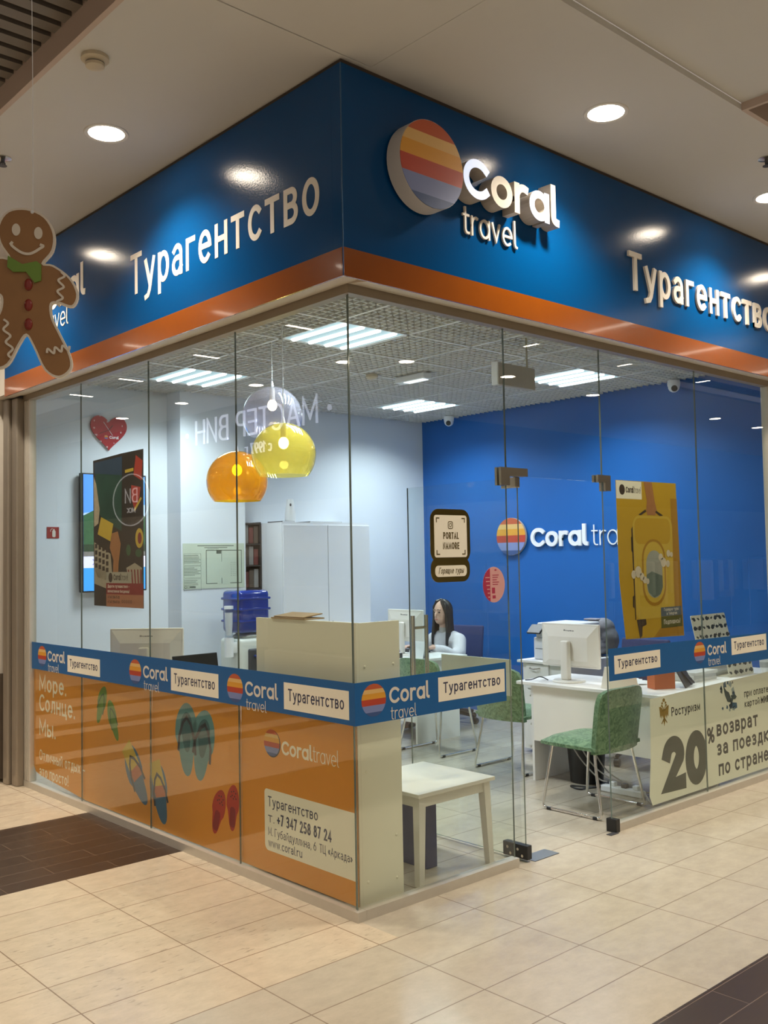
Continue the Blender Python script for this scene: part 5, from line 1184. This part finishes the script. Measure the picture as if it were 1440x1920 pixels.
for sy in (-1, 1):
    n0 = len(J); J += [((.03, sy*.085, .80), .092), ((.028, sy*.155, .80), .072), ((.10, sy*.215, .70), .064), ((.19, sy*.222, .668), .060), ((.29, sy*.178, .722), .054), ((.355, sy*.145, .745), .043)]; Ej += [(3, n0)]+[(n0+k, n0+k+1) for k in range(5)]
b = MB(); limbs(b, J, Ej); fuse(b, 'jacket', JKT, pw, .011, 2)
b = MB(); b.lathe([(.060, .845), (.056, .87), (.052, .90), (.053, .925), (.047, .928), (.047, .85)], 24, (.052, 0, 0)); part(b, 'collar', mat('grey_jumper', (.42, .40, .38), .9, noise=.1, nscale=60), pw, True)
T_ = [((0, 0, .485), .142)]; Et = []
for sy in (-1, 1):
    n0 = len(T_); T_ += [((.05, sy*.08, .465), .098), ((.24, sy*.10, .487), .086), ((.42, sy*.10, .472), .066), ((.415, sy*.10, .28), .058), ((.402, sy*.10, .11), .045)]; Et += [(0, n0)]+[(n0+k, n0+k+1) for k in range(4)]
b = MB(); limbs(b, T_, Et); fuse(b, 'trousers', TRS, pw, .011, 2)
for sy in (-1, 1):
    part(MB().ball((.46, sy*.103, .035), .085, .040, .034, 16, 10), 'shoe', BLACK, pw, True)
    part(MB().ball((.163, sy*.030, 1.072), .008, .0125, .0065, 12, 8), 'eye', mat('eye_dark', (.03, .02, .015), .2, noise=.1), pw, True)
    part(MB().tube([(.172, sy*.014, 1.098), (.170, sy*.030, 1.103), (.158, sy*.046, 1.098)], .0035, 6), 'eyebrow', HAIR, pw, True)
part(MB().ball((.172, 0, 1.006), .006, .019, .006, 14, 8), 'lips', mat('lips', (.42, .13, .11), .4, noise=.05), pw, True)
# hair: a parted sheet from the crown down over the shoulders
b = MB(); A, B = [], []; na, nr = 44, 26
for r_ in range(nr+1):
    ra, rb = [], []
    for k in range(na+1):
        th = math.radians(62+(298-62)*k/na)                    # around the head, 0 = face
        s = r_/nr; wv = .004*math.sin(k*2.1)+.003*math.sin(k*5.3+r_*.3)
        if s < .42:
            q = s/.42*PI/2; rad = math.sin(q); z_ = 1.078+.122*math.cos(q)
            rx, ry = .108*rad, .090*rad
        else:
            d = (s-.42)/.58; z_ = 1.078-.27*d-(.05*d if math.cos(th) > -.3 else 0)
            rx, ry = .108-.012*d+.02*d*d, .090+.014*d
        sh = .03*max(0, math.cos(th))*s
        cx = .070+.012*(1-s)
        x_, y_ = cx+(rx+wv)*math.cos(th)+sh, (ry+wv)*math.sin(th)
        if s > .42: x_ = max(x_, -.055-.04*((s-.42)/.58))
        ra.append(b.bm.verts.new((x_, y_, z_))); rb.append(b.bm.verts.new((cx+(x_-cx)*.86, y_*.86, z_-.006)))
    A.append(ra); B.append(rb)
for r_ in range(nr):
    for k in range(na):
        b.face([A[r_][k], A[r_][k+1], A[r_+1][k+1], A[r_+1][k]]); b.face([B[r_][k], B[r_+1][k], B[r_+1][k+1], B[r_][k+1]])
for k in range(na): b.face([A[nr][k], A[nr][k+1], B[nr][k+1], B[nr][k]]); b.face([A[0][k], B[0][k], B[0][k+1], A[0][k+1]])
for r_ in range(nr):
    b.face([A[r_][0], A[r_+1][0], B[r_+1][0], B[r_][0]]); b.face([A[r_][na], B[r_][na], B[r_+1][na], A[r_+1][na]])
# front sweep over the forehead on both sides of the parting
for sy in (-1, 1):
    for k in range(7):
        f = k/6
        b.tube([(.085+.01*f, sy*.006, 1.194), (.125-.01*f, sy*(.03+.01*f), 1.178), (.130-.030*f, sy*(.062+.008*f), 1.125), (.112-.03*f, sy*(.078+.008*f), 1.05), (.115-.03*f, sy*(.088+.006*f), .95), (.130-.03*f, sy*(.090+.01*f), .84), (.14-.03*f, sy*.088, .765)], [.010, .014, .015, .014, .013, .012, .005], 7)
part(b, 'hair', HAIR, pw, True)

# ------------------------------------------------------------------ small things on and under the desks
t = thing('paper_stand', 'white folded paper stand on the near end of the woman\'s desk', 'stand', (3.1, 2.79, .72))
part(MB().box(-.004, 0, -.09, .09, 0, .15, Matrix.Translation((3.07, 2.79, .7205)) @ Matrix.Rotation(.22, 4, 'Y')), 'front_leaf', LETB, t); part(MB().box(0, .004, -.09, .09, 0, .15, Matrix.Translation((3.14, 2.79, .7205)) @ Matrix.Rotation(-.22, 4, 'Y')), 'back_leaf', LETB, t)
t = thing('pencil_case', 'soft lilac pouch on the woman\'s desk, below her monitor', 'pouch', (3.02, 3.10, .72)); b = MB(); b.rbox(2.95, 3.09, 2.99, 3.22, .7205, .80, .03, 3); part(b, 'pouch', mat('lilac_cloth', (.34, .27, .40), .8, noise=.15, nscale=30), t, True); part(MB().tube([(2.97, 3.0, .80), (2.97, 3.21, .80)], .004, 6), 'zip', DARK, t)
t = thing('desk_tray', 'small black tray in front of the lilac pouch', 'tray', (2.99, 2.90, .72)); part(MB().rbox(2.93, 3.045, 2.93, 2.985, .7205, .765, .004), 'box', BLACK, t); part(MB().box(2.94, 3.035, 2.935, 2.98, .766, .770), 'papers', LETB, t)
t = thing('keyboard', 'black keyboard under the woman\'s hands', 'keyboard', (3.50, 3.28, .72)); part(MB().rbox(3.43, 3.56, 3.10, 3.46, .7205, .733, .004), 'base', BLACK, t); part(MB().box(3.44, 3.55, 3.11, 3.45, .733, .737), 'keys', DARK, t)
t = thing('tent_card', 'white folded card on the right desk, half behind the blue band', 'card', (2.76, .49, .70))
b = MB(); b.prism([(-.05, 0), (.05, 0), (.006, .145), (-.006, .145)], -.118, .118, Matrix(((.3, 0, .954, 2.76), (.954, 0, -.3, .49), (0, 1, 0, .7005), (0, 0, 0, 1)))); part(b, 'card', mat('card_cream', (.78, .73, .62), .5, noise=.02), t)
OB = mat('orange_card', (.55, .12, .025), .6, noise=.06)
t = thing('leaflet_box', 'orange card leaflet box on the right desk by the window', 'box', (2.91, .265, .70))
M = Matrix.Translation((2.91, .265, .7005)) @ Matrix.Rotation(-.5, 4, 'Z')
part(MB().box(-.075, .075, -.05, -.047, 0, .115, M).box(-.075, .075, .047, .05, 0, .125, M).box(-.075, -.072, -.047, .047, 0, .125, M).box(.072, .075, -.047, .047, 0, .125, M).box(-.002, .002, -.047, .047, 0, .125, M).box(-.072, .072, -.047, .047, 0, .003, M), 'shell', OB, t)
part(MB().box(-.06, -.01, -.03, .03, .004, .12, M), 'leaflets', LETB, t)
t = local('tablet', 'dark tablet on a folding stand by the window, seen from behind', 'tablet', (3.13, .185, .7005), math.radians(20))
part(MB().rbox(-.13, .13, -.005, .005, 0, .19, .004, 2, Matrix.Rotation(math.radians(-28), 4, 'X')), 'tablet_back', DARK, t)
b = MB(); b.prism([(-.04, 0), (.04, 0), (.06, -.11), (.035, -.115), (0, -.05), (-.035, -.115), (-.06, -.11)], -.003, .003, Matrix.Translation((0, .045, .105)) @ Matrix.Rotation(math.radians(52), 4, 'X')); part(b, 'stand_leg', BLACK, t)
def stack(name, label, x0, x1, y0, y1, z, n, h, m, grp):
    for k in range(n):
        j = random.uniform(-.012, .012)
        o = MB().rbox(x0+j, x1+j, y0-j*.5, y1-j*.5, z+k*h+.0006, z+(k+1)*h, .0015, 1).build(name, m)
        tag(o, label % (['lowest', 'second', 'third', 'fourth', 'fifth'][k] if n > 2 else ['lower', 'upper'][k]), 'catalogue', grp)
CATG = mat('catalogue_pale', (.62, .62, .58), .4, noise=.06); CATD = mat('catalogue_grey', (.40, .42, .42), .4, noise=.08)
stack('catalogue', 'pale catalogue right of the tablet, %s of its pile', 3.30, 3.60, .24, .50, .70, 3, .022, CATG, 'catalogues on the counter')
stack('catalogue', 'grey catalogue under the fish-patterned holder, %s of its pile', 3.66, 4.05, .30, .53, .70, 2, .020, CATD, 'catalogues on the counter')
def fish(b, cx, cy, s, a, z):
    b.prism(spin([(x*s, y*s) for x, y in ((-.5, 0), (-.25, .26), (.1, .28), (.38, .08), (.6, .25), (.55, 0), (.6, -.25), (.38, -.08), (.1, -.28), (-.25, -.26))], cx, cy, a), z, z+.0008)
PAT = mat('holder_cream', (.66, .62, .48), .5, noise=.04); FIS = mat('fish_print_black', (.035, .04, .035), .5, noise=.1)
def holder(label, loc, rz, w_, h_, tilt, seed):
    t = local('magazine_holder', label, 'holder', loc, rz)
    M = Matrix.Rotation(math.radians(90-tilt), 4, 'X')
    pn = part(MB().prism(rr(-w_/2, 0, w_/2, h_, .012), -.002, .002, M), 'panel', PAT, t)
    b = MB(); r4 = random.Random(seed); nx, ny = int(w_/.062), max(2, int(h_/.058))
    for i in range(nx):
        for j in range(ny): fish(b, -w_/2+.03+i*(w_-.06)/(nx-1)+(j % 2)*.006, .03+j*(h_-.06)/max(1, ny-1), (.046 if (i+j) % 3 else .030)+.014*r4.random(), r4.choice((0, 20, 160, 180)), .0021)
    for v in b.bm.verts: v.co = M @ v.co
    part(b, 'fish_print', FIS, pn)
    part(MB().box(-w_/2+.01, w_/2-.01, .004, .10, 0, .006), 'foot', PAT, t)
    return t
holder('tall cream fish-patterned holder standing above the blue band at the right', (3.96, .42, .7405), 0, .50, .40, 12, 4)
holder('low cream fish-patterned holder leaning on the catalogues, below the blue band at the right', (3.88, .20, .7005), 0, .36, .115, 12, 9)
t = thing('paper_cup', 'white paper cup on the counter at the right edge', 'cup', (4.17, .17, .70))
b = MB(); b.lathe([(0, .001), (.030, .001), (.036, .095), (.039, .098), (.035, .100), (.030, .01), (0, .01)], 24, (4.17, .17, .70)); part(b, 'cup', LETB, t, True); b = MB(); b.lathe([(.0335, .035), (.0362, .075), (.0355, .075), (.033, .035)], 24, (4.17, .17, .70)); part(b, 'printed_sleeve', CATD, t, True)
t = thing('papers', 'loose white papers on the desk under the right monitor', 'papers', (2.95, .7, .70))
part(MB().box(-.15, .15, -.105, .105, 0, .006, Matrix.Translation((3.02, .62, .7005)) @ Matrix.Rotation(.5, 4, 'Z')), 'sheets', LETB, t); part(MB().box(-.15, .15, -.105, .105, 0, .004, Matrix.Translation((3.02, .60, .7068)) @ Matrix.Rotation(.8, 4, 'Z')), 'top_sheet', LETB, t)
t = thing('waste_bin', 'black waste bin on the floor under the right desk', 'bin', (2.87, .86, 0))
b = MB(); b.lathe([(0, .002), (.115, .002), (.14, .32), (.146, .325), (.136, .325), (.112, .012), (0, .012)], 32, (2.87, .86, 0)); part(b, 'bucket', BLACK, t, True); part(MB().tube([(2.87+.143*math.cos(a*PI/16), .86+.143*math.sin(a*PI/16), .323) for a in range(32)], .005, 6, True), 'rim', DARK, t, True)
t = thing('power_strip', 'white power strip with plugs on the floor under the right desk', 'power strip', (2.72, .45, 0))
part(MB().rbox(2.69, 2.75, .30, .62, .001, .045, .008), 'body', LETB, t)
for k in range(3): part(MB().rbox(2.70, 2.74, .335+k*.09, .375+k*.09, .045, .075, .006), 'plug', DARK if k == 1 else LETB, t)
CABW = mat('cable_grey', (.45, .43, .40), .5, noise=.05)
def cable(label, pts, r, m, grp='cables under the right desk'):
    q = [tuple(p) for p in pts]; out = []
    for i in range(len(q)-1):
        p0, p1, p2, p3 = [Vector(q[min(max(i+k-1, 0), len(q)-1)]) for k in range(4)]
        for j in range(6):
            s = j/6; out.append(.5*((2*p1)+(p2-p0)*s+(2*p0-5*p1+4*p2-p3)*s*s+(3*p1-p0-3*p2+p3)*s**3))
    out.append(Vector(q[-1])); o = MB().tube(out, r, 7).build('cable', m, None, True); return tag(o, label, 'cable', grp)
cable('grey cable hanging under the right desk, nearest the desk leg', [(2.69, 1.02, .676), (2.68, .95, .45), (2.69, .80, .22), (2.72, .66, .08), (2.74, .60, .06)], .005, CABW)
cable('grey cable hanging under the right desk, in the middle', [(2.70, .94, .676), (2.69, .86, .42), (2.70, .70, .18), (2.73, .55, .08)], .005, CABW)
cable('grey cable hanging under the right desk, nearest the window', [(2.70, .86, .676), (2.69, .75, .40), (2.71, .60, .16), (2.74, .48, .08)], .005, CABW)
cable('black cable looping on the floor before the bin', [(2.70, .62, .03), (2.62, .74, .008), (2.66, .84, .008), (2.72, .70, .008), (2.74, .63, .03)], .006, BLACK)
cable('grey cable running along the floor to the window', [(2.72, .29, .03), (2.66, .22, .008), (2.60, .14, .007), (2.70, .085, .007), (2.95, .075, .007)], .005, CABW)
cable('grey cable tangle on the floor below the discount banner edge', [(2.76, .31, .03), (2.86, .26, .01), (2.80, .18, .012), (2.90, .22, .02), (2.88, .32, .012), (2.96, .20, .01)], .006, CABW)
cable('dark cable running from the monitor foot to the desk edge', [(2.74, 1.08, .706), (2.70, 1.12, .73), (2.67, 1.17, .71), (2.64, 1.21, .706)], .004, DARK, 'cables on the desks')
# grey coat on the cabinet
t = thing('coat', 'grey coat bundled on the cabinet between the printer and the blue chair', 'coat', (4.05, 1.56, .748))
b = MB()
for c, r_ in (((4.06, 1.53, .98), (.11, .10, .085)), ((4.05, 1.60, .90), (.12, .11, .10)), ((4.07, 1.49, .88), (.11, .09, .12)), ((4.05, 1.56, .83), (.14, .14, .078)), ((4.04, 1.60, 1.01), (.06, .07, .05))): b.ball(c, *r_, 20, 14)
o = fuse(b, 'cloth', mat('grey_cloth', (.20, .20, .22), .8, noise=.25, nscale=18, bump=.8, bscale=22), t, .012, 3)
for v in o.data.vertices: v.co -= Vector((4.05, 1.56, .748))
part(MB().rbox(3.97, 4.07, 1.52, 1.66, 1.045, 1.06, .006), 'folded_lapel', mat('coat_lapel', (.26, .25, .28), .7, noise=.1), t)

# ------------------------------------------------------------------ the shops across the aisles (seen mirrored in the panes)
OWL = mat('across_wall', (.42, .38, .34), .6, noise=.05); ODK = mat('across_dark', (.07, .06, .055), .5, noise=.1); OLT = mat('across_panel', (.52, .46, .38), .5, noise=.05)
struct('wall_across_left', MB().box(-4.80, -4.70, -1, 14, 2.35, 3.82), mat('across_fascia', (.12, .11, .11), .5, noise=.05))
struct('wall_across_left_base', MB().box(-4.80, -4.70, -1, 14, 0, 2.35), OWL)
struct('wall_across_right', MB().box(1.7, 26, -7.3, -7.2, 2.5, 3.82), mat('across_fascia', (.12, .11, .11)))
struct('wall_across_right_base', MB().box(1.7, 26, -7.3, -7.2, 0, 2.5), mat('across_window', (.22, .21, .20), .4, noise=.3, nscale=1.2))
struct('wall_corridor_end', MB().box(-4.8, .0, 14, 14.1, 0, 3.82), OWL)
GLOW = mat('sign_glow', (.8, .85, 1), .5, emit=3.2, ecol=(.78, .82, 1.0))
t = sheet('shop_sign', 'glowing sign of the shop across the left aisle, mirrored in the glass', 'sign', 'E', -4.70, 7.6, 3.3)
b = MB(); write(b, '• МАСТЕР ВИН •', 5.88, 3.32, .36, .030, 3.46, .01, .03); part(b, 'big_letters', GLOW, t)
b = MB(); write(b, 'с 1997 г.', 7.15, 3.06, .15, .014, .66, .01, .03); part(b, 'small_letters', GLOW, t)
GL2 = mat('emblem_glow', (.8, .8, .8), .5, emit=1.0, ecol=(.9, .88, .85))
t = sheet('shop_emblem', 'round wine shop emblem across the left aisle, mirrored over the collage poster', 'sign', 'E', -4.70, 11.1, 2.2)
b = MB(); b.ribbon(arc(11.1, 2.63, .62, .42, 0, 360, 40), .018, .01, .02); write(b, 'ВИ', 10.88, 2.58, .24, .022, .42, .01, .02); write(b, 'МСК', 10.95, 2.42, .08, .009, .28, .01, .02); part(b, 'ring_and_letters', GL2, t)
for y0, y1, m_ in ((.2, 2.2, OLT), (2.5, 4.6, ODK), (4.9, 7.0, OLT), (7.3, 9.6, ODK)):
    t = thing('display_case', 'display case of the shop across the left aisle, %s' % {.2: 'nearest the crossing', 2.5: 'second from the crossing', 4.9: 'third from the crossing', 7.3: 'farthest from the crossing'}[y0], 'display case', (-4.5, (y0+y1)/2, 0), group='display cases across the aisle')
    part(MB().box(-4.69, -4.42, y0, y1, 0, .45), 'plinth', m_, t)
    part(MB().box(-4.69, -4.66, y0, y1, .45, 2.2), 'back_panel', OWL, t)
    for zz in (.85, 1.25, 1.65): part(MB().box(-4.659, -4.45, y0, y1, zz, zz+.03), 'shelf', OLT, t)

rk = random.Random(11)
for k in range(7):
    x0 = 8.5+k*2.1
    t = thing('clothes_rack', 'clothes rack in the shop across the right aisle, seen only as a reflection', 'clothes rack', (x0+.6, -6.8, 0), group='clothes racks across the aisle')
    part(MB().tube([(x0, -6.8, 0), (x0, -6.8, 1.5), (x0+1.3, -6.8, 1.5), (x0+1.3, -6.8, 0)], .018, 8), 'frame', STEEL, t)
    for j in range(6):
        b = MB(); xx = x0+.12+j*.2; L = .6+.3*rk.random()
        b.rbox(xx, xx+.12, -7.02, -6.58, 1.45-L, 1.45, .03); part(b, 'garment', cc[(j+k) % 3] if j % 2 else OLT, t)
